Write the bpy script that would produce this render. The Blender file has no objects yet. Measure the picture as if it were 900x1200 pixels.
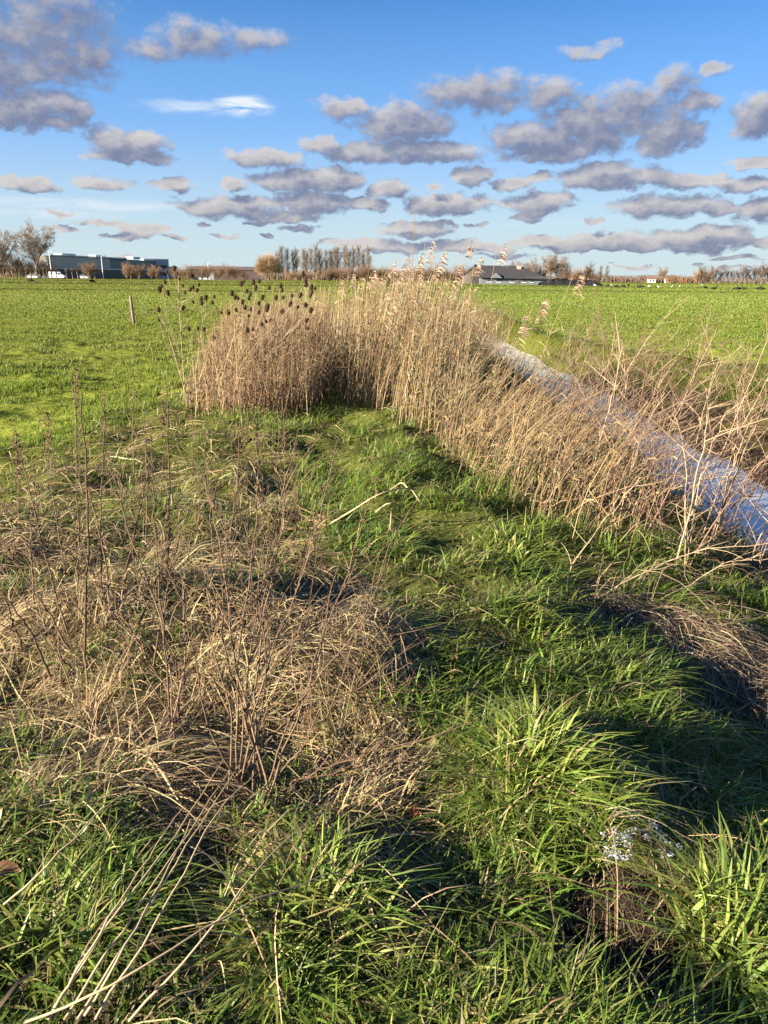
import bpy, math, numpy as np
PI = math.pi
scene = bpy.context.scene
C = scene.collection
rng = np.random.default_rng(11)

# ------------------------------------------------------------------ camera
F = 880.0                         # focal length in pixels of the 900 x 1200 photograph
EYE = 1.62
PITCH = math.atan(275.0 / F)
ROLL = 0.0105
fw = np.array([0, math.cos(PITCH), -math.sin(PITCH)])
r0 = np.array([1.0, 0, 0]); u0 = np.array([0, math.sin(PITCH), math.cos(PITCH)])
rt = math.cos(ROLL) * r0 + math.sin(ROLL) * u0
up = -math.sin(ROLL) * r0 + math.cos(ROLL) * u0
CAM = np.array([0, 0, EYE])

def ray(px, py):
    return fw + (px - 450) / F * rt - (py - 600) / F * up

# ------------------------------------------------------------------ noise
def _hash(ix, iy, seed):
    h = (ix.astype(np.int64) * 374761393 + iy.astype(np.int64) * 668265263 + seed * 974634777) & 0xFFFFFFFF
    h = ((h ^ (h >> 13)) * 1274126177) & 0xFFFFFFFF
    h = h ^ (h >> 16)
    return (h & 0xFFFFFF) / float(0xFFFFFF)

def vnoise(x, y, seed=0):
    ix = np.floor(x); iy = np.floor(y)
    fx = x - ix; fy = y - iy
    fx = fx * fx * (3 - 2 * fx); fy = fy * fy * (3 - 2 * fy)
    a = _hash(ix, iy, seed); b = _hash(ix + 1, iy, seed)
    c = _hash(ix, iy + 1, seed); d = _hash(ix + 1, iy + 1, seed)
    return (a * (1 - fx) + b * fx) * (1 - fy) + (c * (1 - fx) + d * fx) * fy

def fbm(x, y, seed=0, o=3):
    s = 0; a = 0.5; t = 0
    for i in range(o):
        s = s + a * vnoise(x * 2 ** i + 17.3 * i, y * 2 ** i - 9.1 * i, seed + i); t += a; a *= 0.5
    return s / t

def sst(a, b, x):
    t = np.clip((x - a) / (b - a), 0, 1)
    return t * t * (3 - 2 * t)

# ------------------------------------------------------------------ the lie of the land
WATER_Z = -0.79
MOUNDS = []     # (x, y, rx, ry, h) filled below

def edge_right(y):
    return np.interp(y, [-10, 8, 15, 20, 27, 40, 90], [9.0, 8.6, 7.9, 5.9, 5.2, 5.3, 5.6])

def H(x, y):
    x = np.asarray(x, float); y = np.asarray(y, float)
    wob = 0.35 * (fbm(x * 0 + 3.1, y * 0.35, 5) - 0.5)
    z = -0.22 * (1 - sst(-4.9, -2.3, x + wob))
    rag = 0.55 * (fbm(x * .25, y * .55, 33, 3) - .5) + .3 * (fbm(x * 1.2, y * 1.6, 35, 2) - .5)
    z = z - 0.30 * sst(0.3, 2.6, x + 0.5 * wob) - 0.62 * sst(2.2, 4.1, x + rag)
    z = z - 0.28 * sst(3.8, 4.15, x + .5 * rag)
    xe = edge_right(y)
    xw = x - .12 + .75 * (fbm(x * .3, y * .6, 39, 3) - .5) + .25 * (fbm(x * 1.1, y * 1.5, 37, 2) - .5)
    z = np.where(x > 4.15, -1.2 + 0.5 * sst(4.15, 4.85, xw) + 0.58 * sst(4.5, np.maximum(xe, 5.1), xw), z)
    # lumps
    near = np.exp(-(np.hypot(x, y) / 60.0) ** 2)
    lump = (fbm(x * 1.5, y * 1.5, 21, 3) - 0.5) * 0.20 + (fbm(x * 5.5, y * 5.5, 23, 2) - 0.5) * 0.05
    dry = np.where((x > 3.5) & (x < 4.6), 0.25, 1.0)
    z = z + lump * near * dry
    bank = (x > -3.2) & (x < 3.4)
    z = z + np.where(bank, (fbm(x * 2.6, y * 2.6, 29, 2) - 0.5) * 0.12, 0) * near
    for (mx, my, rx, ry, h) in MOUNDS:
        z = z + h * np.exp(-(((x - mx) / rx) ** 2 + ((y - my) / ry) ** 2))
    return z

def gp(px, py, dz=0.0):
    d = ray(px, py)
    lo, prev = 0.3, 0.3
    t = 0.5
    while t < 900:
        p = CAM + d * t
        if p[2] < float(H(p[0], p[1])) + dz:
            lo, hi = prev, t
            for _ in range(30):
                m = 0.5 * (lo + hi); p = CAM + d * m
                if p[2] < float(H(p[0], p[1])) + dz: hi = m
                else: lo = m
            p = CAM + d * hi
            return np.array([p[0], p[1], float(H(p[0], p[1]))])
        prev = t; t *= 1.03
    return CAM + d * 900

def pt(px, py, dist):            # a point seen at (px, py), dist metres ahead of the camera
    d = ray(px, py); return CAM + d * (dist / d[1])

_m = gp(300, 760)
MOUNDS.append((_m[0] - 0.15, _m[1] + 0.15, 0.55, 0.5, 0.15))
_m = gp(400, 800); MOUNDS.append((_m[0], _m[1], 0.3, 0.35, 0.12))
_m = gp(140, 720); MOUNDS.append((_m[0], _m[1], 0.55, 0.45, 0.14))
_m = gp(110, 600); MOUNDS.append((_m[0], _m[1], 0.8, 0.55, 0.05))
_m = gp(330, 560); MOUNDS.append((_m[0], _m[1], 0.7, 0.5, 0.05))
_m = gp(370, 1070); MOUNDS.append((_m[0], _m[1], 0.22, 0.18, 0.10))
_m = gp(610, 900); MOUNDS.append((_m[0], _m[1], 0.22, 0.22, 0.13))
_m = gp(850, 1060); MOUNDS.append((_m[0], _m[1], 0.25, 0.2, 0.12))
_m = gp(720, 800); MOUNDS.append((_m[0], _m[1], 0.4, 0.3, 0.05))
_m = gp(790, 730); MOUNDS.append((_m[0], _m[1], 0.5, 0.3, 0.02))
_m = gp(715, 1130); MOUNDS.append((_m[0], _m[1], 0.13, 0.13, -0.10))
_m = gp(745, 985); MOUNDS.append((_m[0], _m[1], 0.15, 0.12, -0.015))

def poly_mask(x, y, pts_px, soft=0.0):
    P = np.array([gp(a, b)[:2] for a, b in pts_px])
    inside = np.zeros(x.shape, bool)
    j = len(P) - 1
    for i in range(len(P)):
        xi, yi = P[i]; xj, yj = P[j]
        c = ((yi > y) != (yj > y)) & (x < (xj - xi) * (y - yi) / (yj - yi + 1e-12) + xi)
        inside ^= c; j = i
    return inside

# ------------------------------------------------------------------ mesh helpers
class MB:
    def __init__(s): s.V = []; s.Fq = []; s.Ft = []; s.Cc = []; s.n = 0
    def add(s, V, Fq=None, Ft=None, col=None):
        V = np.asarray(V, np.float32).reshape(-1, 3)
        s.V.append(V)
        if Fq is not None and len(Fq): s.Fq.append(np.asarray(Fq, np.int64).reshape(-1, 4) + s.n)
        if Ft is not None and len(Ft): s.Ft.append(np.asarray(Ft, np.int64).reshape(-1, 3) + s.n)
        if col is None: col = np.ones((len(V), 3)) * 0.5
        col = np.asarray(col, np.float32)
        if col.ndim == 1: col = np.tile(col, (len(V), 1))
        s.Cc.append(col); s.n += len(V)
    def mesh(s, name, mat, smooth=True):
        V = np.concatenate(s.V); Cc = np.concatenate(s.Cc)
        q = np.concatenate(s.Fq) if s.Fq else np.zeros((0, 4), np.int64)
        t = np.concatenate(s.Ft) if s.Ft else np.zeros((0, 3), np.int64)
        me = bpy.data.meshes.new(name)
        me.vertices.add(len(V)); me.vertices.foreach_set('co', V.ravel())
        nl = 4 * len(q) + 3 * len(t)
        me.loops.add(nl); me.loops.foreach_set('vertex_index', np.concatenate([q.ravel(), t.ravel()]).astype(np.int32))
        me.polygons.add(len(q) + len(t))
        st = np.concatenate([np.arange(len(q)) * 4, 4 * len(q) + np.arange(len(t)) * 3]).astype(np.int32)
        tot = np.concatenate([np.full(len(q), 4), np.full(len(t), 3)]).astype(np.int32)
        me.polygons.foreach_set('loop_start', st); me.polygons.foreach_set('loop_total', tot)
        me.polygons.foreach_set('use_smooth', np.full(len(q) + len(t), smooth))
        a = me.color_attributes.new('Col', 'FLOAT_COLOR', 'POINT')
        a.data.foreach_set('color', np.concatenate([Cc, np.ones((len(Cc), 1), np.float32)], 1).astype(np.float32).ravel())
        me.update()
        if mat: me.materials.append(mat)
        return me
    def obj(s, name, mat, parent=None, smooth=True, loc=None):
        o = bpy.data.objects.new(name, s.mesh(name, mat, smooth)); C.objects.link(o)
        if parent is not None: o.parent = parent
        if loc is not None: o.location = loc
        return o

def tag(o, label=None, cat=None, group=None, kind=None):
    if label: o['label'] = label
    if cat: o['category'] = cat
    if group: o['group'] = group
    if kind: o['kind'] = kind
    return o

def thing(name, label, cat, loc=(0, 0, 0), rz=0.0, group=None):
    o = bpy.data.objects.new(name, None); C.objects.link(o)
    o.location = tuple(float(v) for v in loc); o.rotation_euler = (0, 0, rz); o.empty_display_size = 0.1
    return tag(o, label, cat, group)

def copy_tree(o, parent=None):
    c = o.copy(); C.objects.link(c)
    if parent is not None: c.parent = parent
    for ch in list(o.children): copy_tree(ch, c)
    return c

def norm(v): return v / (np.linalg.norm(v, axis=-1, keepdims=True) + 1e-9)

def tubes(P, R, n=4):
    N, K, _ = P.shape
    T = norm(np.gradient(P, axis=1))
    ref = np.where(np.abs(T[..., 2:3]) < 0.9, np.array([0, 0, 1.0]), np.array([1.0, 0, 0]))
    U = norm(np.cross(T, ref)); W = np.cross(T, U)
    a = np.arange(n) * 2 * PI / n
    V = P[:, :, None] + R[:, :, None, None] * (np.cos(a)[:, None] * U[:, :, None] + np.sin(a)[:, None] * W[:, :, None])
    i = (np.arange(N)[:, None, None] * K + np.arange(K - 1)[None, :, None]) * n
    j = np.arange(n)[None, None, :]; j2 = (j + 1) % n
    Fq = np.stack([i + j, i + j2, i + n + j2, i + n + j], -1).reshape(-1, 4)
    return V.reshape(-1, 3), Fq

def ribbons(P, W, S):
    N, K, _ = P.shape
    A = P - S * W[..., None] * 0.5; B = P + S * W[..., None] * 0.5
    V = np.stack([A, B], 2).reshape(-1, 3)
    i = (np.arange(N)[:, None] * K + np.arange(K - 1)[None, :]) * 2
    Fq = np.stack([i, i + 1, i + 3, i + 2], -1).reshape(-1, 4)
    return V, Fq

def curve_pts(pts, K):
    pts = np.asarray(pts, float); n = len(pts)
    if n == 2:
        t = np.linspace(0, 1, K)[:, None]; return pts[0] * (1 - t) + pts[1] * t
    e = np.vstack([2 * pts[0] - pts[1], pts, 2 * pts[-1] - pts[-2]])
    out = []
    for s in np.linspace(0, n - 1, K):
        i = min(int(s), n - 2); f = s - i
        p0, p1, p2, p3 = e[i], e[i + 1], e[i + 2], e[i + 3]
        out.append(0.5 * ((2 * p1) + (-p0 + p2) * f + (2 * p0 - 5 * p1 + 4 * p2 - p3) * f * f + (-p0 + 3 * p1 - 3 * p2 + p3) * f ** 3))
    return np.array(out)

def box(mb, x0, x1, y0, y1, z0, z1, col=(0.5, 0.5, 0.5)):
    V = np.array([[x0, y0, z0], [x1, y0, z0], [x1, y1, z0], [x0, y1, z0], [x0, y0, z1], [x1, y0, z1], [x1, y1, z1], [x0, y1, z1]])
    Fq = [[0, 3, 2, 1], [4, 5, 6, 7], [0, 1, 5, 4], [1, 2, 6, 5], [2, 3, 7, 6], [3, 0, 4, 7]]
    mb.add(V, Fq, col=np.array(col))

# ------------------------------------------------------------------ materials
def new_mat(name):
    m = bpy.data.materials.new(name); m.use_nodes = True
    nt = m.node_tree; nt.nodes.clear()
    return m, nt, nt.nodes, nt.links

def attr_mat(name, rough=0.6, transl=0.0, spec=0.3, noise=0.0, scale=20.0, gain=1.0):
    m, nt, N, L = new_mat(name)
    out = N.new('ShaderNodeOutputMaterial'); at = N.new('ShaderNodeAttribute'); at.attribute_name = 'Col'
    col = at.outputs['Color']
    if noise > 0:
        tc = N.new('ShaderNodeTexCoord')
        nz = N.new('ShaderNodeTexNoise'); nz.inputs['Scale'].default_value = scale; nz.inputs['Detail'].default_value = 5
        L.new(tc.outputs['Object'], nz.inputs['Vector'])
        mr = N.new('ShaderNodeMapRange'); mr.inputs[1].default_value = 0.25; mr.inputs[2].default_value = 0.75
        mr.inputs[3].default_value = 1 - noise; mr.inputs[4].default_value = 1 + noise
        L.new(nz.outputs['Fac'], mr.inputs[0])
        vm = N.new('ShaderNodeVectorMath'); vm.operation = 'SCALE'
        L.new(col, vm.inputs[0]); L.new(mr.outputs[0], vm.inputs['Scale']); col = vm.outputs[0]
    p = N.new('ShaderNodeBsdfPrincipled')
    p.inputs['Roughness'].default_value = rough; p.inputs['Specular IOR Level'].default_value = spec
    L.new(col, p.inputs['Base Color'])
    last = p.outputs[0]
    if transl > 0:
        tr = N.new('ShaderNodeBsdfTranslucent'); L.new(col, tr.inputs['Color'])
        mx = N.new('ShaderNodeMixShader'); mx.inputs[0].default_value = transl
        L.new(last, mx.inputs[1]); L.new(tr.outputs[0], mx.inputs[2]); last = mx.outputs[0]
    L.new(last, out.inputs['Surface'])
    return m

M_grass = attr_mat('grass_blades', 0.5, 0.4, 0.4)
M_field = attr_mat('field_blades', 0.6, 0.35, 0.15)
M_straw = attr_mat('straw', 0.6, 0.15, 0.25)
M_reed = attr_mat('reed', 0.6, 0.15, 0.2)
M_stalk = attr_mat('stalk_bark', 0.75, 0.0, 0.2, 0.35, 60)
M_head = attr_mat('teasel_head', 0.9, 0.0, 0.1, 0.5, 120)
M_twig = attr_mat('twigs', 0.8, 0.0, 0.1)
M_bark = attr_mat('bark', 0.9, 0.0, 0.1, 0.3, 3)
M_soil = attr_mat('soil', 1.0, 0.0, 0.0, 0.7, 45)
M_wall = attr_mat('building_wall', 0.8, 0.0, 0.2, 0.12, 0.6)
M_roof = attr_mat('roof_tiles', 0.7, 0.0, 0.3, 0.3, 2.0)
M_paint = attr_mat('painted_metal', 0.3, 0.0, 0.5, 0.05, 1.5)
M_wood = attr_mat('weathered_wood', 0.8, 0.0, 0.2, 0.4, 14)
M_rubber = attr_mat('rubber', 0.8, 0.0, 0.2, 0.1, 8)
M_feather = attr_mat('feathers', 0.8, 0.0, 0.1, 0.2, 12)
M_frost = attr_mat('frost_crystals', 0.8, 0.3, 0.1)

def glass_mat():
    m, nt, N, L = new_mat('glazing')
    out = N.new('ShaderNodeOutputMaterial'); at = N.new('ShaderNodeAttribute'); at.attribute_name = 'Col'
    p = N.new('ShaderNodeBsdfPrincipled'); p.inputs['Roughness'].default_value = 0.35; p.inputs['Specular IOR Level'].default_value = 0.3
    L.new(at.outputs['Color'], p.inputs['Base Color']); L.new(p.outputs[0], out.inputs[0]); return m
M_glass = glass_mat()

# ------------------------------------------------------------------ ground sheet
def graded(lo, hi, step, far_lo, far_hi, grow=1.12):
    a = list(np.arange(lo, hi, step))
    s = step; x = lo; left = []
    while x > far_lo:
        s *= grow; x -= s; left.append(x)
    s = step; x = a[-1]; right = []
    while x < far_hi:
        s *= grow; x += s; right.append(x)
    return np.array(left[::-1] + a + right)

STRAW_PX_ = [(-150, 640), (-150, 540), (60, 530), (200, 478), (300, 500), (350, 505), (345, 560), (330, 620), (400, 690), (475, 760), (490, 900), (470, 985), (330, 1000), (120, 985), (-200, 960)]
gx = graded(-9.0, 9.0, 0.06, -3000, 3000)
gy = graded(0.2, 20.0, 0.06, -600, 4000)
X, Y = np.meshgrid(gx, gy)
Z = H(X, Y)
Z = np.where((Y > 45) | (np.abs(X) > 60), np.minimum(Z, 0.2), Z)
fieldL = 1 - sst(-3.9, -2.9, X + 0.6 * (fbm(X * .8, Y * .8, 41) - .5))
fieldR = sst(0.0, 0.9, X - edge_right(Y) + 2.0)
green = np.array([0.085, 0.105, 0.018]); soil = np.array([0.05, 0.036, 0.02]); thatch = np.array([0.17, 0.125, 0.06]); mud = np.array([0.05, 0.036, 0.024])
tn = fbm(X * 3, Y * 3, 51, 3)[..., None]
colG = soil * (1 - sst(.35, .7, tn)) + (thatch * .42 + green * .35) * sst(.35, .7, tn)
pathm = ((~poly_mask(X, Y, STRAW_PX_) | (Y > 4.4)) & (X < 2.8) & (X > -3.4))[..., None]
colG = np.where(pathm, colG * .45 + green * .75, colG)
colG = np.where((X > 2.6)[..., None] & (X < 5.3)[..., None], mud * (0.6 + 0.8 * tn), colG)
ff = np.maximum(fieldL, fieldR)[..., None]
far = (np.hypot(X, Y) > 60)[..., None]
strip = fbm(X * 0.004, Y * 0.03, 61, 2)[..., None]
gcol = 1.45 * green * (0.85 + 0.5 * tn) * (0.85 + 0.4 * strip) + np.array([0.03, 0.012, 0.0]) * strip
gcol = np.where((X > 4)[..., None] & (X < edge_right(Y) + .5)[..., None], gcol * .42, gcol)  # far slope ground darkened in its colour, standing in for shade
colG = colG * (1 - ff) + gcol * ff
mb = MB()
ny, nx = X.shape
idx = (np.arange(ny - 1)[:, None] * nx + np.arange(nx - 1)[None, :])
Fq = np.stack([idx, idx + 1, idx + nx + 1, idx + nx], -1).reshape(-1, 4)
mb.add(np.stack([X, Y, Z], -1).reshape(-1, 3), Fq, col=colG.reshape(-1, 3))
tag(mb.obj('ground', M_soil), kind='structure')

# ------------------------------------------------------------------ water (thin frosty ice on the ditch)
def water_mat():
    m, nt, N, L = new_mat('ice_water')
    out = N.new('ShaderNodeOutputMaterial'); tc = N.new('ShaderNodeTexCoord')
    mp = N.new('ShaderNodeMapping'); mp.inputs['Scale'].default_value = (1.0, 0.45, 1); L.new(tc.outputs['Object'], mp.inputs[0])
    n1 = N.new('ShaderNodeTexNoise'); n1.inputs['Scale'].default_value = 1.7; n1.inputs['Detail'].default_value = 10; n1.inputs['Roughness'].default_value = .65; n1.inputs['Distortion'].default_value = 1.2
    L.new(mp.outputs[0], n1.inputs[0])
    v = N.new('ShaderNodeTexVoronoi'); v.feature = 'DISTANCE_TO_EDGE'; v.inputs['Scale'].default_value = 3.0; L.new(n1.outputs['Color'], v.inputs['Vector'])
    cr = N.new('ShaderNodeValToRGB'); cr.color_ramp.elements[0].position = .33; cr.color_ramp.elements[1].position = .52
    cr.color_ramp.elements[0].color = (0.10, 0.095, 0.085, 1); cr.color_ramp.elements[1].color = (0.86, 0.83, 0.79, 1)
    L.new(n1.outputs['Fac'], cr.inputs[0])
    p = N.new('ShaderNodeBsdfPrincipled'); L.new(cr.outputs[0], p.inputs['Base Color'])
    mr = N.new('ShaderNodeMapRange'); mr.inputs[3].default_value = .02; mr.inputs[4].default_value = .30; L.new(n1.outputs['Fac'], mr.inputs[0]); L.new(mr.outputs[0], p.inputs['Roughness'])
    p.inputs['IOR'].default_value = 1.45; p.inputs['Specular IOR Level'].default_value = .8
    b = N.new('ShaderNodeBump'); b.inputs['Strength'].default_value = .05; b.inputs['Distance'].default_value = .02
    L.new(n1.outputs['Fac'], b.inputs['Height']); L.new(b.outputs[0], p.inputs['Normal'])
    L.new(p.outputs[0], out.inputs[0]); return m
mb = MB()
wy = np.concatenate([np.arange(-12, 42, 1.0), np.arange(42, 43, 10.0)])
wx = np.array([3.2, 3.4, 3.8, 4.2, 4.6, 5.1])
WX, WY = np.meshgrid(wx, wy)
idx = (np.arange(len(wy) - 1)[:, None] * len(wx) + np.arange(len(wx) - 1)[None, :])
mb.add(np.stack([WX, WY, WX * 0 + WATER_Z], -1).reshape(-1, 3), np.stack([idx, idx + 1, idx + len(wx) + 1, idx + len(wx)], -1).reshape(-1, 4))
tag(mb.obj('water', water_mat()), kind='structure')

# ------------------------------------------------------------------ grass blades
def jitter_col(base, n, v=0.25, r=rng):
    base = np.asarray(base)
    if base.ndim == 1: base = np.tile(base, (n, 1))
    s = 1 + v * (r.random((n, 1)) * 2 - 1)
    t = 1 + 0.12 * (r.random((n, 3)) * 2 - 1)
    return np.clip(base * s * t, 0.003, 0.9)

def blades(mb, x, y, h, w, az, lean, col, K=4, z0=None, droop=0.25):
    n = len(x)
    if z0 is None: z0 = H(x, y) - 0.01
    t = np.linspace(0, 1, K)[None, :]
    hx = np.cos(az)[:, None]; hy = np.sin(az)[:, None]
    reach = (h * lean)[:, None] * t ** 1.7
    zz = h[:, None] * (t - (droop * lean)[:, None] * t ** 2.4 if np.ndim(droop) else t - droop * lean[:, None] * t ** 2.4) 
    P = np.stack([x[:, None] + hx * reach, y[:, None] + hy * reach, z0[:, None] + zz], -1)
    tw = rng.normal(0, 0.6, n)
    sx = -np.sin(az + tw); sy = np.cos(az + tw)
    S = np.zeros((n, K, 3)); S[..., 0] = sx[:, None]; S[..., 1] = sy[:, None]
    W = w[:, None] * (1 - 0.92 * t ** 1.8)
    V, Fq = ribbons(P, W, S)
    mb.add(V, Fq, col=np.repeat(col, 2 * K, 0))

def log_scatter(n, rmin, rmax, half=0.87):
    r = np.exp(rng.uniform(math.log(rmin), math.log(rmax), n)); a = rng.uniform(-half, half, n)
    return r * np.sin(a), r * np.cos(a), r

STRAW_PX = [(-150, 640), (-150, 540), (60, 530), (200, 478), (300, 500), (350, 505), (345, 560), (330, 620), (400, 690), (475, 760), (490, 900), (470, 985), (330, 1000), (120, 985), (-200, 960)]
G_PALE = np.array([0.18, 0.245, 0.036]); G_DK = np.array([0.11, 0.178, 0.027]); G_YEL = np.array([0.30, 0.30, 0.085]); STRAWC = np.array([0.40, 0.31, 0.16])  # paler and darker blade greens, yellowed green, straw

# ---- the bank's own grass
def bank_grass():
    mb = MB()
    sets = [log_scatter(150000, 0.9, 24.0)]
    a = rng.uniform(0, 2 * PI, 9000); r = 3.5 * np.sqrt(rng.random(9000)); sets.append((r * np.cos(a), r * np.sin(a), np.maximum(r, 1.2)))
    for (x, y, r) in sets:
        inb = (x > -3.9 + 0.5 * fbm(y * .8, x * .8, 71)) & (x < 3.35)
        x, y, r = x[inb], y[inb], r[inb]
        st = poly_mask(x, y, STRAW_PX)
        cl = fbm(x * 3.2, y * 3.2, 81, 3)
        patch = fbm(x * 1.1, y * 1.1, 83, 2)
        keepp = np.where(st, np.interp(y, [3.0, 4.6], [.25, .8]) + np.interp(y, [3.0, 4.6], [.75, .2]) * sst(.42, .54, patch), np.interp(y, [2.6, 4.2], [.22, .62]) + np.interp(y, [2.6, 4.2], [.78, .38]) * sst(0.36, 0.54, cl))
        keepp = np.where(x > 2.6, keepp * 0.35, keepp)
        # dark bare places: the hole, the frost hollow, the trodden hay
        for (cx, cy, rr) in [(715, 1130, .20), (750, 985, .12), (480, 1010, .12), (560, 700, .14), (715, 1170, .17), (745, 1015, .11)]:
            g = gp(cx, cy); keepp = keepp * sst(0.62, 1.15, np.hypot(x - g[0], y - g[1]) / rr)
        k = rng.random(len(x)) < keepp
        x, y, r, st, cl, patch = x[k], y[k], r[k], st[k], cl[k], patch[k]
        n = len(x)
        h = (0.03 + 0.095 * sst(.36, .66, cl)) * rng.uniform(.45, 1.35, n) * np.where(st, .85, np.interp(y, [2.5, 4.5], [1.0, 1.45]))
        w = np.maximum(0.0095 * rng.uniform(.3, 1.6, n), r * 0.0013)
        az = np.where(rng.random(n) < .35, rng.uniform(0, 6.3, n), rng.normal(-0.4, 1.1, n) + 3.0 * (fbm(x * 2.2, y * 2.2, 85, 2) - .5))
        lean = np.abs(rng.normal(1.05, .6, n))
        c = G_PALE[None] * (1 - patch[:, None]) + G_DK[None] * patch[:, None]
        c = np.where((rng.random(n) < np.where(st & (y > 4), .45, .10 + .3 * sst(.5, .7, fbm(x * 1.7, y * 1.7, 87, 2))))[:, None], G_YEL[None], c)
        c = np.where((rng.random(n) < np.where(st, .30, .07))[:, None], STRAWC[None] * .75, c)
        blades(mb, x, y, h, w, az, lean, jitter_col(c, n, .3), K=5, droop=.3)
    return tag(mb.obj('bank_grass', M_grass), kind='stuff')
bank_grass()

# ---- field grass, left and right of the bank
def field_grass(side):
    mb = MB()
    n0 = 480000 if side < 0 else 340000
    if side < 0:
        r = np.exp(rng.uniform(math.log(4.2), math.log(420), n0)); a = rng.uniform(-0.95, 0.02, n0)
    else:
        r = np.exp(rng.uniform(math.log(9), math.log(420), n0)); a = rng.uniform(-0.02, 0.8, n0)
    x = r * np.sin(a); y = r * np.cos(a)
    if side < 0: k = x < -3.3 + 0.8 * (fbm(x * .9, y * .9, 73) - .5)
    else: k = x > edge_right(y) - 1.4 - 1.2 * fbm(x * .9, y * .5, 77, 2) * (y < 26)
    x, y, r = x[k], y[k], r[k]; n = len(x)
    cl = fbm(x * 2.0, y * 1.6, 91, 3); big = fbm(x * .25, y * .16, 93, 3); band = fbm(x * .004, y * .035, 95, 2)
    cl = np.where(r > 60, .5 + (fbm(x * .08, y * .05, 97, 2) - .5), cl)
    h = (0.03 + 0.10 * sst(.38, .68, cl)) * rng.uniform(.6, 1.3, n)
    h *= np.where(r > 18, .75, 1.0) * (1.0 if side < 0 else .8)
    h = np.maximum(h, np.minimum(r * 0.0011, 0.2))
    w = np.maximum(0.006, r * 0.00125) * rng.uniform(.7, 1.4, n)
    az = rng.normal(-0.3, 1.5, n); lean = np.abs(rng.normal(.55, .35, n))
    c = G_PALE[None] * .88 * (1 - big[:, None]) + G_YEL[None] * .66 * big[:, None]
    c = c * (0.8 + .45 * band[:, None])
    fr = sst(25, 160, r)[:, None]
    c = c * (1 - fr) + (np.array([.165, .185, .038]) * (.8 + .4 * band[:, None]) * (.9 + .2 * big[:, None])) * fr
    if side > 0:
        c = c * np.array([0.95, 1.03, 1.0]); c = np.where((x < edge_right(y) + .3)[:, None], c * .62, c)  # grass on the far ditch slope: shade put into the blade colour
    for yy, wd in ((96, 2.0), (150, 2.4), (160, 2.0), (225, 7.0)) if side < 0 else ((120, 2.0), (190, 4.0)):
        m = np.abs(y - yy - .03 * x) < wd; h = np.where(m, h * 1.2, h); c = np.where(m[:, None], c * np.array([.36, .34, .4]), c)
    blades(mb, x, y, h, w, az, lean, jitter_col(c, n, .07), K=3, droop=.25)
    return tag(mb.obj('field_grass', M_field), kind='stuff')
field_grass(-1); field_grass(1)

# ---- dead grass matted over the bank
def straw_pieces(mb, x, y, L, w, az, lift, col, K=5, base_dz=0.0):
    n = len(x); t = np.linspace(0, 1, K)[None, :]
    bend = rng.normal(0, .7, n)[:, None] * np.where(rng.random(n) < .10, 1.1, .28)[:, None]
    ang = az[:, None] + bend * (t - .5)
    dx = np.cumsum(np.cos(ang), 1) / K; dy = np.cumsum(np.sin(ang), 1) / K
    px = x[:, None] + L[:, None] * dx; py = y[:, None] + L[:, None] * dy
    pz = H(px, py) + base_dz + lift[:, None] * np.sin(PI * (0.1 + 0.8 * t)) + rng.uniform(0, .015, n)[:, None]
    P = np.stack([px, py, pz], -1)
    tw = rng.uniform(-1, 1, n)
    S = np.zeros((n, K, 3)); S[..., 0] = -np.sin(ang); S[..., 1] = np.cos(ang); S[..., 2] = tw[:, None]
    S = norm(S)
    W = w[:, None] * (1 - .7 * t ** 2)
    V, Fq = ribbons(P, W, S)
    mb.add(V, Fq, col=np.repeat(col, 2 * K, 0))

def dead_grass():
    mb = MB()
    x, y, r = log_scatter(150000, 1.2, 14.0, .75)
    k = poly_mask(x, y, STRAW_PX) | ((rng.random(len(x)) < .035) & (x > -3.4) & (x < 3.2))
    x, y, r = x[k], y[k], r[k]
    keep = rng.random(len(x)) < .32 + .68 * sst(.42, .58, fbm(x * 2.0, y * 2.0, 101, 3))
    keep &= rng.random(len(x)) < np.interp(y, [3.2, 4.4, 5.5, 9.0], [1, .5, .32, .3])
    x, y, r = x[keep], y[keep], r[keep]; n = len(x)
    L = rng.uniform(.1, .5, n); w = np.maximum(.0027 * rng.uniform(.5, 1.6, n), r * .0008)
    flow = 0.25 + 2.2 * (fbm(x * .9, y * .9, 103, 2) - .5)
    az = flow + rng.normal(0, 1.1, n)
    lift = np.abs(rng.normal(.004, .026, n)) * (.3 + 1.5 * sst(.4, .7, fbm(x * 2.0, y * 2.0, 101, 3)))
    dk = fbm(x * .8, y * .8, 107, 2)
    c = np.where((rng.random(n) < .15 + .5 * sst(.4, .65, dk))[:, None], np.array([0.21, .145, .078]), np.array([0.385, .29, .15]))
    c = np.where((rng.random(n) < .10)[:, None], np.array([0.46, .37, .21]), c)
    w = np.where(rng.random(n) < .06, w * 2.3, w)
    straw_pieces(mb, x, y, L, w, az, lift, jitter_col(c, n, .35), K=6)
    x, y, r = log_scatter(110000, 1.1, 12.0, .75)
    k = (x > -3.3) & (x < 3.2) & ((poly_mask(x, y, STRAW_PX) & (y < 4.6)) | (rng.random(len(x)) < .22)); x, y, r = x[k], y[k], r[k]; n = len(x)
    c = np.where((rng.random(n) < .65)[:, None], np.array([0.11, .075, .042]), np.array([0.24, .18, .09]))
    straw_pieces(mb, x, y, rng.uniform(.04, .15, n), np.maximum(.003 * rng.uniform(.5, 1.5, n), r * .0012), rng.uniform(0, 6.3, n), np.abs(rng.normal(.008, .012, n)), jitter_col(c, n, .3), K=4)
    return tag(mb.obj('dead_grass', M_straw), kind='stuff')
dead_grass()

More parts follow.
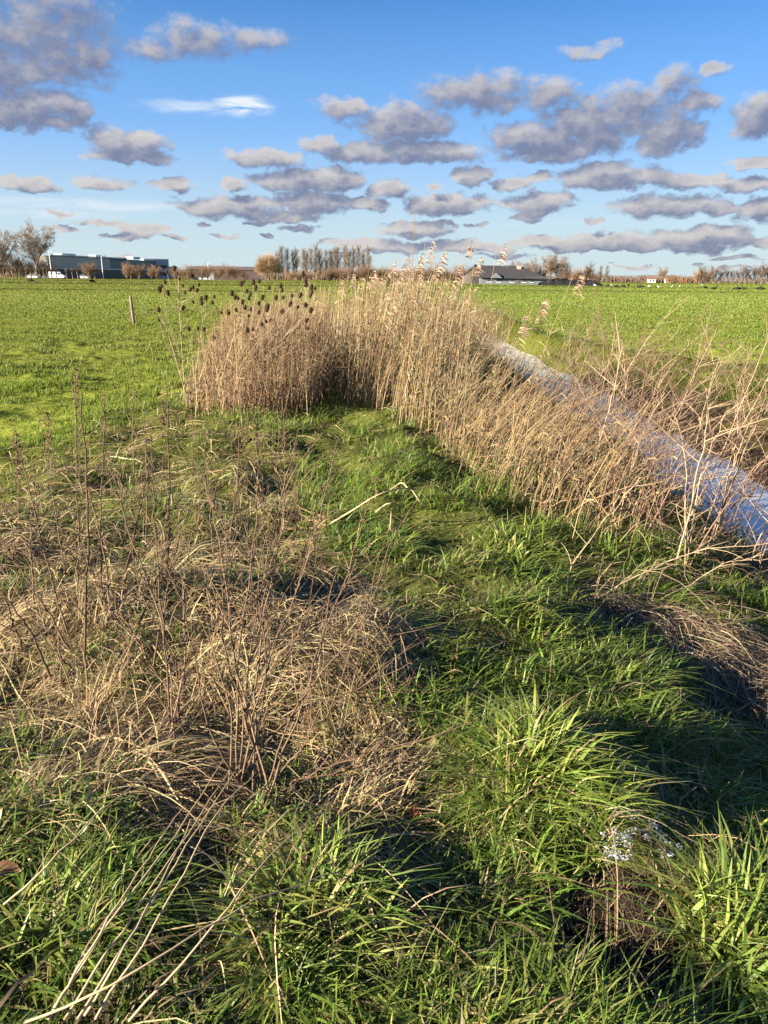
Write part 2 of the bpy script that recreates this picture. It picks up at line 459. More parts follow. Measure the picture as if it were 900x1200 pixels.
# ---- the flattened hay on the right slope
def hay():
    g = [gp(a, b) for a, b in [(670, 690), (740, 715), (800, 745), (860, 770), (930, 810)]]
    base = g[1]; t = thing('hay_swath', 'flattened brown swath of old hay lying across the right slope towards the ditch', 'hay', base)
    c = curve_pts(np.array(g), 40)
    mb = MB(); n = 2700
    i = rng.integers(0, 39, n); p = c[i] + rng.normal(0, 1, (n, 3)) * np.array([.16, .13, 0])
    tan = norm(np.gradient(c, axis=0))[i]
    az = np.arctan2(tan[:, 1], tan[:, 0]) + rng.normal(0, .65, n)
    col = jitter_col(np.where((rng.random(n) < .4)[:, None], np.array([.17, .12, .075]), np.array([.29, .22, .14])), n, .35)
    straw_pieces(mb, p[:, 0], p[:, 1], rng.uniform(.08, .5, n), rng.uniform(.002, .007, n), az, np.abs(rng.normal(.008, .022, n)), col, K=6, base_dz=.01)
    for v in mb.V: v -= base.astype(np.float32)
    mb.obj('straw', M_straw, t)
    mb = MB(); n = 16
    p = np.array([gp(rng.uniform(690, 770), rng.uniform(690, 720)) for _ in range(n)])
    P = []
    for q in p:
        a = rng.uniform(-.6, 1.4); l = rng.uniform(.15, .4)
        d = np.array([math.cos(a), math.sin(a), 0])
        P.append(curve_pts([q, q + d * l * .4 + [0, 0, l * .55], q + d * l + [0, 0, l * .45], q + d * l * 1.5 + [0, 0, l * .05]], 7))
    P = np.array(P) - base
    V, Fq = tubes(P, np.full(P.shape[:2], .0022), 3); mb.add(V, Fq, col=np.array([.48, .36, .2]))
    mb.obj('loose_stems', M_straw, t)
hay()

# ---- prominent green tussocks
def tussock(px, py, rad, hgt, n, label, warm=.5, flow=-.3):
    n = int(n * .5); b = gp(px, py); t = thing('grass_tussock', label, 'grass tussock', b, group='lush tussocks on the path')
    mb = MB()
    rr = rad * np.sqrt(rng.random(n)) * .62; a = rng.uniform(0, 2 * PI, n)
    x = b[0] + rr * np.cos(a); y = b[1] + rr * np.sin(a)
    az = a + rng.normal(0, .6, n); az = np.where(rng.random(n) < .22, rng.normal(flow, .8, n), az); az = np.where(rng.random(n) < .2, rng.uniform(0, 6.3, n), az)
    n_ = n; h = hgt * .55 * rng.uniform(.5, 1.25, n); lean = np.clip(.65 + 1.1 * rr / rad + rng.normal(0, .45, n), .1, 2.2)
    w = rng.uniform(.004, .016, n)
    c = np.where((rng.random(n) < warm)[:, None], np.array([.29, .345, .075]), np.array([.135, .20, .034]))
    c = np.where((rng.random(n) < .06)[:, None], STRAWC, c)
    blades(mb, x, y, h, w, az, lean, jitter_col(c, n, .25), K=6, droop=.33)
    for v in mb.V: v -= b.astype(np.float32)
    mb.obj('blades', M_grass, t)
tussock(365, 1090, .30, .24, 1500, 'bright yellow-green tussock at the foot of the long pale straws', .8)
tussock(610, 905, .30, .27, 1500, 'tall arching tussock with yellowed blades in the middle of the path', .7)
tussock(875, 1100, .26, .27, 1300, 'tall bright tussock below the white frost patch', .6)
tussock(700, 790, .42, .22, 1600, 'wide tussock between the hay swath and the path', .35)
tussock(520, 800, .28, .20, 1000, 'dense dark green tussock beside the dead shrub', .3)
tussock(40, 1100, .30, .22, 1000, 'green tussock at the lower left corner of the bank', .5)
tussock(560, 1060, .25, .18, 700, 'shaded dark tussock above the bare soil hollow', .15)
tussock(600, 1195, .18, .18, 500, 'upright green tussock cut by the lower frame edge', .4)
tussock(440, 640, .4, .2, 1100, 'fresh green tussock behind the dead shrub and below the bent reed', .5)
tussock(490, 545, .4, .2, 900, 'sunlit tussock at the foot of the reed bed', .6)
tussock(330, 500, .45, .2, 900, 'grassy hump at the foot of the brown thicket', .5)
tussock(600, 640, .4, .2, 900, 'low tussock under the leaning reeds by the path', .5)
tussock(830, 930, .3, .2, 800, 'dim tussock on the slope above the frost patch', .3)

# ------------------------------------------------------------------ reeds
REED1 = np.array([.39, .285, .15]); REED2 = np.array([.27, .18, .095]); REED3 = np.array([.54, .43, .25])

def plume(mb, tip, direc, L, n, col):
    """feathery drooping seed head, built along the last stretch of the stem"""
    t = np.sort(rng.random(n)); b = tip + np.outer((t - 1) * L, [0, 0, 1]) + np.outer((t - .3) * L * .35, direc)
    l = L * (0.30 + .30 * (1 - t)) * rng.uniform(.7, 1.3, n)
    K = 4; s = np.linspace(0, 1, K)[None, :, None]
    sp = np.stack([rng.normal(0, .35, n), rng.normal(0, .35, n), np.zeros(n)], -1) + direc * .95
    sp = norm(sp)
    P = b[:, None] + sp[:, None] * l[:, None, None] * s * .8 + np.array([0, 0, 1.0]) * (l[:, None, None] * (.45 * s - .75 * s ** 2))
    S = norm(np.stack([rng.normal(0, 1, n), rng.normal(0, 1, n), rng.normal(0, .5, n)], -1))[:, None] * np.ones((1, K, 1))
    V, Fq = ribbons(P, np.full((n, K), .012) * np.array([.7, 1, .8, .3]), S)
    mb.add(V, Fq, col=np.repeat(jitter_col(col, n, .25), 2 * K, 0))

def reed_stems(mb, x, y, Ht, lean_az, lean, rad, leaves=2, col=None, K=6, bent=0.0):
    n = len(x); z = H(x, y) - .02; t = np.linspace(0, 1, K)[None, :]
    reach = (Ht * lean)[:, None] * t ** 1.6
    wob = rng.normal(0, .012, (n, K)) * t
    P = np.stack([x[:, None] + np.cos(lean_az)[:, None] * reach + wob, y[:, None] + np.sin(lean_az)[:, None] * reach + rng.normal(0, .012, (n, K)) * t,
                  z[:, None] + Ht[:, None] * (t - .18 * lean[:, None] * t ** 2)], -1)
    bk = rng.random(n) < bent                                   # broken over
    for i in np.nonzero(bk)[0]:
        k = rng.integers(2, K - 1); d = rng.normal(0, 1, 3); d[2] = -abs(d[2]) * .6; d[0] += .6; d /= np.linalg.norm(d)
        m = np.arange(K) > k
        P[i, m] = P[i, k] + np.outer((np.arange(K)[m] - k) * Ht[i] / K, d)
    if col is None: col = np.where((rng.random(n) < .16)[:, None], REED2 * .55, np.where((rng.random(n) < .3)[:, None], REED2, np.where((rng.random(n) < .3)[:, None], REED3, REED1)))
    col = jitter_col(col, n, .3)
    V, Fq = tubes(P, rad[:, None] * (1 - .6 * t), 3); mb.add(V, Fq, col=np.repeat(col, 3 * K, 0))
    for l in range(leaves):
        tt = rng.uniform(.15, .95, n); kk = tt * (K - 1); i0 = np.floor(kk).astype(int); f = (kk - i0)[:, None]; i1 = np.minimum(i0 + 1, K - 1)
        b = P[np.arange(n), i0] * (1 - f) + P[np.arange(n), i1] * f
        a = rng.normal(0.2, 1.1, n); L = rng.uniform(.12, .38, n) * np.clip(Ht / 1.8, .5, 1.2)
        s = np.linspace(0, 1, 4)[None, :, None]
        d = np.stack([np.cos(a), np.sin(a), np.zeros(n)], -1)[:, None]
        upk = rng.uniform(.2, .9, n)[:, None, None]
        Pl = b[:, None] + d * L[:, None, None] * s * .8 + np.array([0, 0, 1.0]) * L[:, None, None] * (upk * s - (upk + .25) * s ** 2)
        S = np.stack([-np.sin(a), np.cos(a), rng.normal(0, .5, n)], -1)[:, None] * np.ones((1, 4, 1))
        wl = np.maximum(.010, rad * 2.2)[:, None] * np.array([.6, 1, .7, .1])
        V, Fq = ribbons(Pl, wl, norm(S)); mb.add(V, Fq, col=np.repeat(jitter_col(col, n, .2), 8, 0))
    return P

def scatter_poly(n, pts_px):
    P = np.array([gp(a, b)[:2] for a, b in pts_px]); lo, hi = P.min(0), P.max(0)
    xs, ys = [], []
    tot = 0
    while tot < n:
        x = rng.uniform(lo[0], hi[0], n); y = rng.uniform(lo[1], hi[1], n)
        inside = np.zeros(n, bool); j = len(P) - 1
        for i in range(len(P)):
            xi, yi = P[i]; xj, yj = P[j]
            inside ^= ((yi > y) != (yj > y)) & (x < (xj - xi) * (y - yi) / (yj - yi + 1e-12) + xi); j = i
        xs.append(x[inside]); ys.append(y[inside]); tot += inside.sum()
    return np.concatenate(xs)[:n], np.concatenate(ys)[:n]

def scatter_world(n, poly):
    P = np.array(poly, float); lo, hi = P.min(0), P.max(0); xs, ys, tot = [], [], 0
    while tot < n:
        x = rng.uniform(lo[0], hi[0], n); y = rng.uniform(lo[1], hi[1], n)
        inside = np.zeros(n, bool); j = len(P) - 1
        for i in range(len(P)):
            xi, yi = P[i]; xj, yj = P[j]
            inside ^= ((yi > y) != (yj > y)) & (x < (xj - xi) * (y - yi) / (yj - yi + 1e-12) + xi); j = i
        xs.append(x[inside]); ys.append(y[inside]); tot += inside.sum()
    return np.concatenate(xs)[:n], np.concatenate(ys)[:n]

# tall bed behind the path
def reed_bed():
    mb = MB()
    x, y = scatter_world(5600, [(-1.15, 11.6), (-.25, 10.0), (.35, 8.5), (.95, 8.6), (1.38, 12), (1.75, 16.5), (-2.2, 17.5), (-2.0, 13)])
    k = fbm(x * 1.7, y * 1.7, 171, 2) + .25 * rng.random(len(x)) > .50; x, y = x[k], y[k]
    x = x + rng.normal(0, .12, len(x)); y = y + rng.normal(0, .25, len(x)); px = x / y
    Ht = np.interp(px, [-.16, -.09, -.04, .0, .05, .1, .16], [1.2, 1.28, 1.36, 1.46, 1.52, 1.3, .75]) * (1.22 - .62 * rng.random(len(x)) ** .9) * (.86 + .28 * fbm(x * 1.3, y * 1.3, 173, 2))
    Ht *= np.interp(y, [8.4, 11], [.85, 1.0])
    P = reed_stems(mb, x, y, Ht, rng.normal(.1, .8, len(x)) + 2 * (fbm(x * .9, y * .9, 175, 2) - .5), np.abs(rng.normal(.10, .16, len(x))) + .5 * sst(.5, .8, fbm(x * 1.1, y * 1.1, 177, 2)), rng.uniform(.003, .005, len(x)), leaves=3, bent=.26)
    tops = np.nonzero((Ht > 1.6) & (rng.random(len(x)) < .16))[0]
    for i in tops: plume(mb, P[i, -1], np.array([.8, -.1, 0]), rng.uniform(.18, .26), 22, np.array([.50, .36, .24]))
    return tag(mb.obj('reed_bed', M_reed), 'tall pale straw-coloured reed bed standing between the path and the icy ditch', 'reeds', kind='stuff')
reed_bed()

# shorter, leaning and broken reeds down the near bank of the ditch
def leaning_reeds():
    mb = MB()
    x, y = scatter_world(2300, [(.3, 8.9), (.7, 7.0), (1.0, 5.6), (1.5, 4.9), (2.1, 4.95), (2.8, 5.6), (2.9, 7.2), (2.0, 9.4), (1.0, 9.0)])
    k = fbm(x * 2.3, y * 2.3, 181, 2) + .3 * rng.random(len(x)) > .58; x, y = x[k], y[k]
    x = x + rng.normal(0, .14, len(x)); y = y + rng.normal(0, .22, len(x))
    k2 = rng.random(len(x)) < np.interp(x, [1.3, 2.2], [.95, .10]); x, y = x[k2], y[k2]
    Ht = rng.uniform(.3, 1.2, len(x)) * np.interp(x, [.5, 2.8], [1.05, .7])
    reed_stems(mb, x, y, Ht, rng.normal(.15, .45, len(x)) + 1.2 * (fbm(x * 1.0, y * 1.0, 183, 2) - .5), np.abs(rng.normal(.35, .3, len(x))) + .5 * sst(.45, .7, fbm(x * 1.3, y * 1.3, 185, 2)), rng.uniform(.002, .005, len(x)), leaves=2, bent=.35,
               col=np.where((rng.random(len(x)) < .4)[:, None], REED2, REED1))
    x, y = scatter_world(700, [(2.3, 9), (2.9, 6), (3.4, 6), (3.4, 24), (2.6, 24), (1.9, 14)])
    reed_stems(mb, x, y, rng.uniform(.35, .8, len(x)), rng.normal(.1, .9, len(x)), np.abs(rng.normal(.3, .25, len(x))), np.full(len(x), .004), leaves=2, bent=.3)
    n = 2600; x, y = scatter_world(n, [(-.9, 11.6), (.1, 8.9), (.6, 6.9), (.9, 5.5), (1.5, 4.6), (3.3, 5.0), (3.4, 8), (2.6, 10), (.3, 9.6)])
    straw_pieces(mb, x, y, rng.uniform(.2, .7, n), rng.uniform(.003, .008, n), rng.normal(.5, .9, n), np.abs(rng.normal(.05, .09, n)), jitter_col(np.where((rng.random(n) < .6)[:, None], np.array([.20, .135, .08]), np.array([.38, .27, .15])), n, .3), K=5)
    return tag(mb.obj('leaning_reeds', M_reed), 'shorter leaning and broken reeds on the slope beside the icy water', 'reeds', kind='stuff')
leaning_reeds()

# the brown thicket left of the path
def thicket():
    mb = MB()
    x, y = scatter_world(4200, [(-2.75, 10.4), (-2.45, 9.3), (-1.7, 8.8), (-1.0, 9.1), (-.85, 10.2), (-1.15, 12.5), (-1.9, 15.5), (-3.0, 14)])
    k = fbm(x * 2.0, y * 2.0, 191, 2) + .3 * rng.random(len(x)) > .52; x, y = x[k], y[k]
    Ht = (1.12 - .6 * rng.random(len(x)) ** 1.5) * np.interp(x + .25 * y, [-.3, .2, .6, 1.1], [.3, .7, 1.05, 1.0]) * np.interp(y, [9, 9.8, 13], [.55, .95, 1.15])
    reed_stems(mb, x, y, Ht, rng.normal(.2, 1.3, len(x)), np.abs(rng.normal(.06, .12, len(x))) + .2 * sst(.55, .8, fbm(x * 1.5, y * 1.5, 193, 2)), rng.uniform(.0018, .0046, len(x)), leaves=3, bent=.2,
               col=np.where((rng.random(len(x)) < .3)[:, None], np.array([.13, .075, .045]), np.where((rng.random(len(x)) < .5)[:, None], np.array([.28, .18, .095]), np.array([.41, .29, .16]))))
    x, y = scatter_world(260, [(-2.9, 10.4), (-2.5, 9.1), (-1.7, 8.7), (-.9, 9.0), (-.8, 10.2), (-1.1, 12.5), (-2.2, 14)])
    reed_stems(mb, x, y, rng.uniform(.5, 1.45, len(x)), rng.normal(.3, 1.3, len(x)), np.abs(rng.normal(.25, .2, len(x))), rng.uniform(.003, .005, len(x)), leaves=2, bent=.3, col=np.where((rng.random(len(x)) < .5)[:, None], np.array([.20, .12, .07]), np.array([.45, .33, .19])))
    return tag(mb.obj('dry_stem_thicket', M_reed), 'dense reddish brown thicket of dry stems left of the path', 'dry stems', kind='stuff')
thicket()

def far_bank_litter():
    mb = MB()
    n = 700; y = np.exp(rng.uniform(math.log(6), math.log(32), n)); u = rng.random(n) ** 2.6
    x = 4.6 + u * (edge_right(y) - 5.2)
    L = rng.uniform(.25, .7, n)
    straw_pieces(mb, x, y, L, np.full(n, .006), rng.normal(.4, .9, n), np.abs(rng.normal(.1, .14, n)), jitter_col(np.where((rng.random(n) < .5)[:, None], np.array([.14, .095, .06]), np.array([.22, .155, .095])), n, .3), K=5)
    x2, y2 = scatter_world(160, [(4.5, 9), (7.6, 10), (7.2, 16), (5.0, 24), (4.5, 24)])
    reed_stems(mb, x2, y2, rng.uniform(.3, .8, 160), rng.normal(2.4, 1, 160), np.abs(rng.normal(.4, .3, 160)), np.full(160, .0035), leaves=2, bent=.3, col=np.array([[.24, .155, .1]] * 160))
    n = 500; y = rng.uniform(30, 44, n)
    reed_stems(mb, rng.uniform(2.6, 5.0, n), y, rng.uniform(.7, 1.3, n), rng.normal(0, 1, n), np.abs(rng.normal(.15, .12, n)), np.full(n, .009), leaves=3, col=np.array([[.30, .21, .115]] * n))
    n = 240; y = rng.uniform(28, 60, n)
    reed_stems(mb, rng.uniform(3.0, 5.4, n), y, rng.uniform(.4, .9, n), rng.normal(0, 1, n), np.abs(rng.normal(.2, .15, n)), np.full(n, .008), leaves=3, col=np.array([[.22, .15, .09]] * n))
    return tag(mb.obj('dry_litter', M_reed), 'dry brown stems littering the far bank of the ditch', 'dry stems', kind='stuff')
far_bank_litter()

# individual reeds that rise clear of the bed, each with its plume
def tall_reed(px, py, d, label, lean_px=-12, col=REED1, L=.3, n=60):
    tip = pt(px, py, d); base = pt(px + lean_px, 470, d); base[2] = H(base[0], base[1]) - .02
    t = thing('tall_reed', label, 'reed', base, group='reeds standing clear of the reed bed')
    c = curve_pts([base, base * .5 + tip * .5 + np.array([-.03, 0, .02]), tip], 9) - base
    mb = MB(); V, Fq = tubes(c[None], np.linspace(.0048, .0022, 9)[None], 4); mb.add(V, Fq, col=col); mb.obj('stem', M_reed, t)
    mb = MB(); plume(mb, tip - base + [.03, 0, .02], np.array([.9, -.1, 0]), L, n, np.array([.48, .33, .23])); mb.obj('plume', M_reed, t)
    for k in range(3):
        f = rng.uniform(.4, .85); b = c[int(f * 8)]; a = rng.normal(.2, .8); l = rng.uniform(.25, .45)
        s = np.linspace(0, 1, 6)[:, None]; dd = np.array([math.cos(a), math.sin(a) * .5, 0])
        Pp = b + dd * l * s * .85 + np.array([0, 0, 1]) * l * (.75 * s - .95 * s ** 2)
        mb = MB(); V, Fq = ribbons(Pp[None], (.014 * np.array([.6, 1, 1, .8, .5, .1]))[None], np.tile([-math.sin(a), math.cos(a), .3], (1, 6, 1)))
        mb.add(V, Fq, col=REED3); mb.obj('leaf', M_reed, t)
for a in [(672, 322, 9.5, 'lone reed with drooping plume in front of the right end of the farmhouse', -62),
          (583, 288, 11.5, 'tall reed whose plume hangs against the cloud left of the farmhouse', -25),
          (545, 284, 11.0, 'reed with a wide feathery plume rising highest over the bed near the farmhouse', -40),
          (556, 303, 10.5, 'reed plume just left of the dark farmhouse gable', -14),
          (498, 285, 12.0, 'upright reed with plume above the middle of the bed', -12),
          (487, 298, 11.0, 'reed with short plume left of the highest plumes', -8),
          (512, 298, 10.0, 'reed plume bending right over the middle of the bed', -20),
          (468, 300, 12.0, 'reed plume at the left shoulder of the highest part of the bed', -6),
          (530, 310, 10.2, 'reed plume below the widest feathery plume', -18),
          (408, 322, 12.0, 'reed plume in front of the right end of the poplar row', -6),
          (432, 318, 12.5, 'reed plume a little right of the poplar row', -6),
          (395, 327, 12.3, 'lowest plume at the left of the reed bed, before the poplars', -5),
          (605, 372, 9.0, 'small plumed reed leaning over the bright bend of the field edge', -50),
          (628, 352, 9.3, 'thin reed with a small plume against the right field', -60)]:
    tall_reed(a[0], a[1], a[2], a[3], a[4], L=rng.uniform(.2, .32), n=50)
# the bare wiry stems without plumes
for (pts, d, label) in [([(478, 430), (482, 330), (486, 262), (483, 232)], 10.5, 'single bare wiry reed stem reaching highest into the sky'),
                        ([(500, 420), (510, 330), (522, 296), (536, 278)], 10.5, 'bare reed stem curving right into the cloud')]:
    P = [pt(a, b, d) for a, b in pts]; P[0][2] = H(P[0][0], P[0][1]); base = P[0]
    t = thing('bare_reed', label, 'reed', base); mb = MB(); V, Fq = tubes((curve_pts(P, 12) - base)[None], np.linspace(.005, .002, 12)[None], 4); mb.add(V, Fq, col=REED2); mb.obj('stem', M_reed, t)

# ------------------------------------------------------------------ teasels
def teasel_head_mesh():
    mb = MB(); K = 8; s = np.linspace(0, 1, K)
    P = np.stack([s * 0, s * 0, s * .085], -1); R = .024 * np.sqrt(np.clip(1 - (2 * s - .95) ** 2 / 1.1, .02, 1)); R[-1] = .004; R[0] = .006
    V, Fq = tubes(P[None], R[None], 8); mb.add(V, Fq, col=np.array([.055, .032, .022]))
    n = 130; a = rng.uniform(0, 2 * PI, n); h = rng.uniform(.005, .08, n); rr = np.interp(h / .085, s, R)
    b = np.stack([rr * np.cos(a), rr * np.sin(a), h], -1); e = b + np.stack([np.cos(a) * .011, np.sin(a) * .011, np.full(n, .006)], -1)
    V, Fq = tubes(np.stack([b, e], 1), np.tile([.0016, .0003], (n, 1)), 3); mb.add(V, Fq, col=np.array([.085, .05, .032]))
    n = 7; a = np.arange(n) * 2 * PI / n + .2; s4 = np.linspace(0, 1, 5)
    P = np.stack([np.outer(np.cos(a), .006 + .05 * s4), np.outer(np.sin(a), .006 + .05 * s4), np.tile(.075 * s4 ** 1.6, (n, 1))], -1)
    V, Fq = tubes(P, np.tile(np.linspace(.0016, .0005, 5), (n, 1)), 3); mb.add(V, Fq, col=np.array([.12, .075, .045]))
    return mb.mesh('teasel_head', M_head)
HEAD = teasel_head_mesh()
from mathutils import Vector, Matrix

def teasel(label, base_px, stem_px, d, heads, scale=.84):
    b = gp(*base_px); D = b[1]
    t = thing('teasel', label, 'teasel', b, group='dead teasels by the thicket')
    P = [b] + [pt(px, py, D + dd) for (px, py, dd) in stem_px]; c = curve_pts(P, 14) - b
    scol = np.array([.33, .25, .16])
    mb = MB(); V, Fq = tubes(c[None], np.linspace(.0075, .0035, 14)[None], 6); mb.add(V, Fq, col=scol); mb.obj('stem', M_stalk, t)
    for i, (px, py, dd) in enumerate(heads):
        e = pt(px, py, D + dd) - b
        low = c[:, 2] < e[2] - .12
        k = np.nonzero(low)[0]; k = k[-1] if len(k) else 2
        k = max(3, min(k, int(rng.integers(4, 14)) if len(c) > 5 else k)); k = min(k, 13)
        s0 = c[k]
        mid = s0 * .45 + e * .55 + np.array([(e[0] - s0[0]) * .12, 0, -.04])
        cc = curve_pts([s0, mid, e], 7)
        mb = MB(); V, Fq = tubes(cc[None], np.linspace(.0034, .002, 7)[None], 4); mb.add(V, Fq, col=scol); mb.obj('branch', M_stalk, t)
        o = bpy.data.objects.new('seed_head', HEAD); C.objects.link(o); o.parent = t; o.location = tuple(e)
        dv = Vector(cc[-1] - cc[-2]).normalized(); dv = (dv + Vector((rng.normal(0, .15), rng.normal(0, .15), .35))).normalized()
        o.rotation_euler = dv.to_track_quat('Z', 'Y').to_euler(); sc = scale * rng.uniform(.62, 1.15); o.scale = (sc, sc, sc)
teasel('tall upright dead teasel with scattered dark heads against the left field', (218, 475), [(214, 420, 0), (211, 370, 0), (209, 322, 0)], 0,
       [(196, 321, .1), (204, 318, 0), (210, 329, 0), (208, 325, .1), (190, 338, 0), (188, 343, -.1), (194, 333, .1), (198, 347, 0), (225, 326, .1), (214, 337, 0), (222, 342, -.1), (226, 339, .1), (232, 336, 0), (230, 343, 0), (217, 345, .1)])
teasel('short dead teasel with heads drooping left, beside the tall upright one', (221, 474), [(206, 420, -.1), (196, 388, -.1), (190, 372, -.1)], 0,
       [(186, 366, 0), (187, 377, .1), (214, 364, 0)])
teasel('slender dead teasel with small heads between the upright one and the thicket', (224, 476), [(232, 420, .1), (237, 380, .1), (240, 350, 0)], 0,
       [(236, 353, 0), (241, 352, .1), (251, 350, 0), (236, 358, -.1), (227, 356, 0), (248, 357, 0), (222, 388, 0), (232, 387, .1), (239, 389, 0), (249, 399, 0)])
hs = [(260, 368), (268, 369), (272, 347), (276, 351), (278, 366), (279, 352), (283, 336), (286, 332), (287, 363), (289, 344), (291, 372), (293, 348), (293, 365)]
teasel('dead teasel leaning right, lowest of the dark-headed cluster by the thicket', (236, 476), [(256, 440, .1), (274, 400, .2), (288, 372, .2)], 0, [(a, b, rng.uniform(-.2, .4)) for a, b in hs])
hs = [(284, 357), (292, 352), (297, 334), (300, 341), (303, 332), (304, 358), (307, 352), (313, 362), (312, 366), (307, 382), (315, 340), (312, 364), (303, 368), (296, 388), (290, 390)]
teasel('dead teasel leaning right with the fullest cluster of heads over the thicket', (240, 477), [(266, 440, .1), (292, 400, .25), (310, 362, .3)], 0, [(a, b, rng.uniform(-.2, .5)) for a, b in hs])
hs = [(322, 327), (329, 338), (330, 343), (323, 352), (331, 351), (339, 360), (342, 349), (350, 349), (355, 324), (358, 337), (357, 331), (330, 368), (312, 379), (317, 378)]
teasel('dead teasel bent far right with heads against the round brown tree', (242, 478), [(276, 440, .2), (312, 395, .3), (342, 350, .4)], 0, [(a, b, rng.uniform(-.2, .5)) for a, b in hs])
hs = [(363, 349), (364, 346), (358, 360), (349, 362), (363, 367), (358, 378), (369, 340), (365, 340), (360, 387)]
teasel('dead teasel bent lowest to the right, its heads before the reeds', (246, 478), [(286, 442, .2), (324, 405, .3), (352, 370, .4)], 0, [(a, b, rng.uniform(-.2, .5)) for a, b in hs])

# ------------------------------------------------------------------ woody stalks of the left foreground
BR1 = np.array([.115, .068, .042]); BR2 = np.array([.15, .097, .058]); BR3 = np.array([.11, .065, .045])

def twigs_on(c, r0, n, lo=.25, L=(.06, .22), ang=.6):
    K = len(c); out = []; rad = []
    T = norm(np.gradient(c, axis=0))
    for i in range(n):
        k = int(rng.uniform(lo, .98) * (K - 1)); d = T[k] + ang * rng.normal(0, 1, 3) * np.array([1, 1, .5]); d[2] = abs(d[2]) * .8 + .15; d /= np.linalg.norm(d)
        l = rng.uniform(*L); e = c[k] + d * l; m = c[k] + d * l * .5 + rng.normal(0, .012, 3)
        out.append(curve_pts([c[k], m, e], 5)); rad.append(np.linspace(r0 * .5, r0 * .22, 5))
    return np.array(out), np.array(rad)

def stalk_mesh(c, r0, r1, col, ntw=6, L=(.05, .18), buds=0, ang=.6):
    mb = MB(); K = len(c)
    V, Fq = tubes(c[None], np.linspace(r0, r1, K)[None], 5); mb.add(V, Fq, col=col)
    if ntw:
        P, R = twigs_on(c, r0, ntw, L=L, ang=ang); V, Fq = tubes(P, R, 3); mb.add(V, Fq, col=col * 1.15)
    if buds:
        k = rng.integers(int(K * .3), K, buds); b = c[k] + rng.normal(0, .004, (buds, 3)); e = b + rng.normal(0, .009, (buds, 3)) + [0, 0, .006]
        V, Fq = tubes(np.stack([b, e], 1), np.tile([.0032, .0012], (buds, 1)), 4); mb.add(V, Fq, col=col * .8)
    return mb

def wavy(pts, K=14, amp=.008):
    c = curve_pts(pts, K); w = rng.normal(0, amp, c.shape); w[0] = 0; w[-1] *= .5; return c + w

ST = [  # base px, mid px or None, top px, extra distance at the top, kind
 ((28, 765), (16, 730), (3, 692), .1, 1), ((62, 798), (34, 738), (-4, 688), .05, 1), ((86, 770), (45, 700), (-2, 625), .2, 1),
 ((82, 752), (50, 640), (18, 505), .3, 2), ((79, 692), (65, 600), (44, 478), .5, 2), ((97, 790), (103, 620), (96, 468), .2, 1),
 ((121, 706), (118, 610), (123, 495), .2, 2), ((91, 700), (92, 610), (87, 440), .3, 2), ((143, 698), (158, 620), (176, 545), .2, 1),
 ((148, 772), (186, 670), (208, 610), .2, 1), ((196, 692), (198, 600), (196, 455), .3, 1), ((176, 802), (196, 690), (210, 628), .2, 2),
 ((157, 560), (156, 470), (157, 386), .3, 2), ((126, 565), (123, 520), (122, 455), .2, 3), ((56, 575), (57, 530), (55, 478), .2, 3),
 ((91, 545), (90, 490), (91, 425), .2, 3), ((22, 620), (22, 570), (18, 500), .2, 3), ((190, 560), (192, 520), (191, 470), .2, 3),
 ((268, 640), (278, 560), (282, 470), .5, 2), ((250, 660), (246, 600), (240, 520), .4, 2), ((171, 640), (172, 560), (168, 470), .4, 2),
 ((216, 850), (180, 780), (140, 716), .15, 2), ((133, 740), (120, 640), (95, 540), .3, 2), ((40, 720), (36, 640), (42, 555), .2, 2), ((225, 560), (226, 500), (219, 432), .3, 3)]
order = sorted(range(len(ST)), key=lambda i: ST[i][2][0])
ORD = ['first', 'second', 'third', 'fourth', 'fifth', 'sixth', 'seventh', 'eighth', 'ninth', 'tenth', 'eleventh', 'twelfth', 'thirteenth', 'fourteenth', 'fifteenth', 'sixteenth', 'seventeenth', 'eighteenth', 'nineteenth', 'twentieth', 'twenty-first', 'twenty-second', 'twenty-third', 'twenty-fourth', 'twenty-fifth', 'twenty-sixth', 'twenty-seventh', 'twenty-eighth', 'twenty-ninth', 'thirtieth']
SDESC = {1: 'dark woody stalk', 2: 'thin twiggy stalk', 3: 'slim dock stalk'}
for rank, i in enumerate(order):
    bp, mp_, tp, ex, kd = ST[i]
    b = gp(*bp); m = pt(mp_[0], mp_[1], b[1] + ex * .5); e = pt(tp[0], tp[1], b[1] + ex)
    t = thing('dead_stalk', '%s whose tip is %s from left among the left foreground stalks' % (SDESC[kd], ORD[rank]), 'stalk', b, group='woody stalks of the left foreground')
    c = wavy([b, m, e], 16, .003) - b
    r = .0058 if kd == 1 else .0046 if kd == 2 else .0038
    col = BR1 if kd == 1 else BR2 if kd == 2 else BR2 * .9
    mb = stalk_mesh(c, r, r * .4, col * rng.uniform(.8, 1.2), ntw=(3 if kd == 1 else 6), buds=24)
    if kd == 3:
        n = 90; k = rng.integers(9, 15, n); bb = c[k]; ee = bb + rng.normal(0, .014, (n, 3))
        V, Fq = tubes(np.stack([bb, ee], 1), np.tile([.004, .002], (n, 1)), 4); mb.add(V, Fq, col=jitter_col(np.repeat([[.2, .12, .08]], len(V), 0), len(V), .3))
    mb.obj('stem', M_stalk, t)

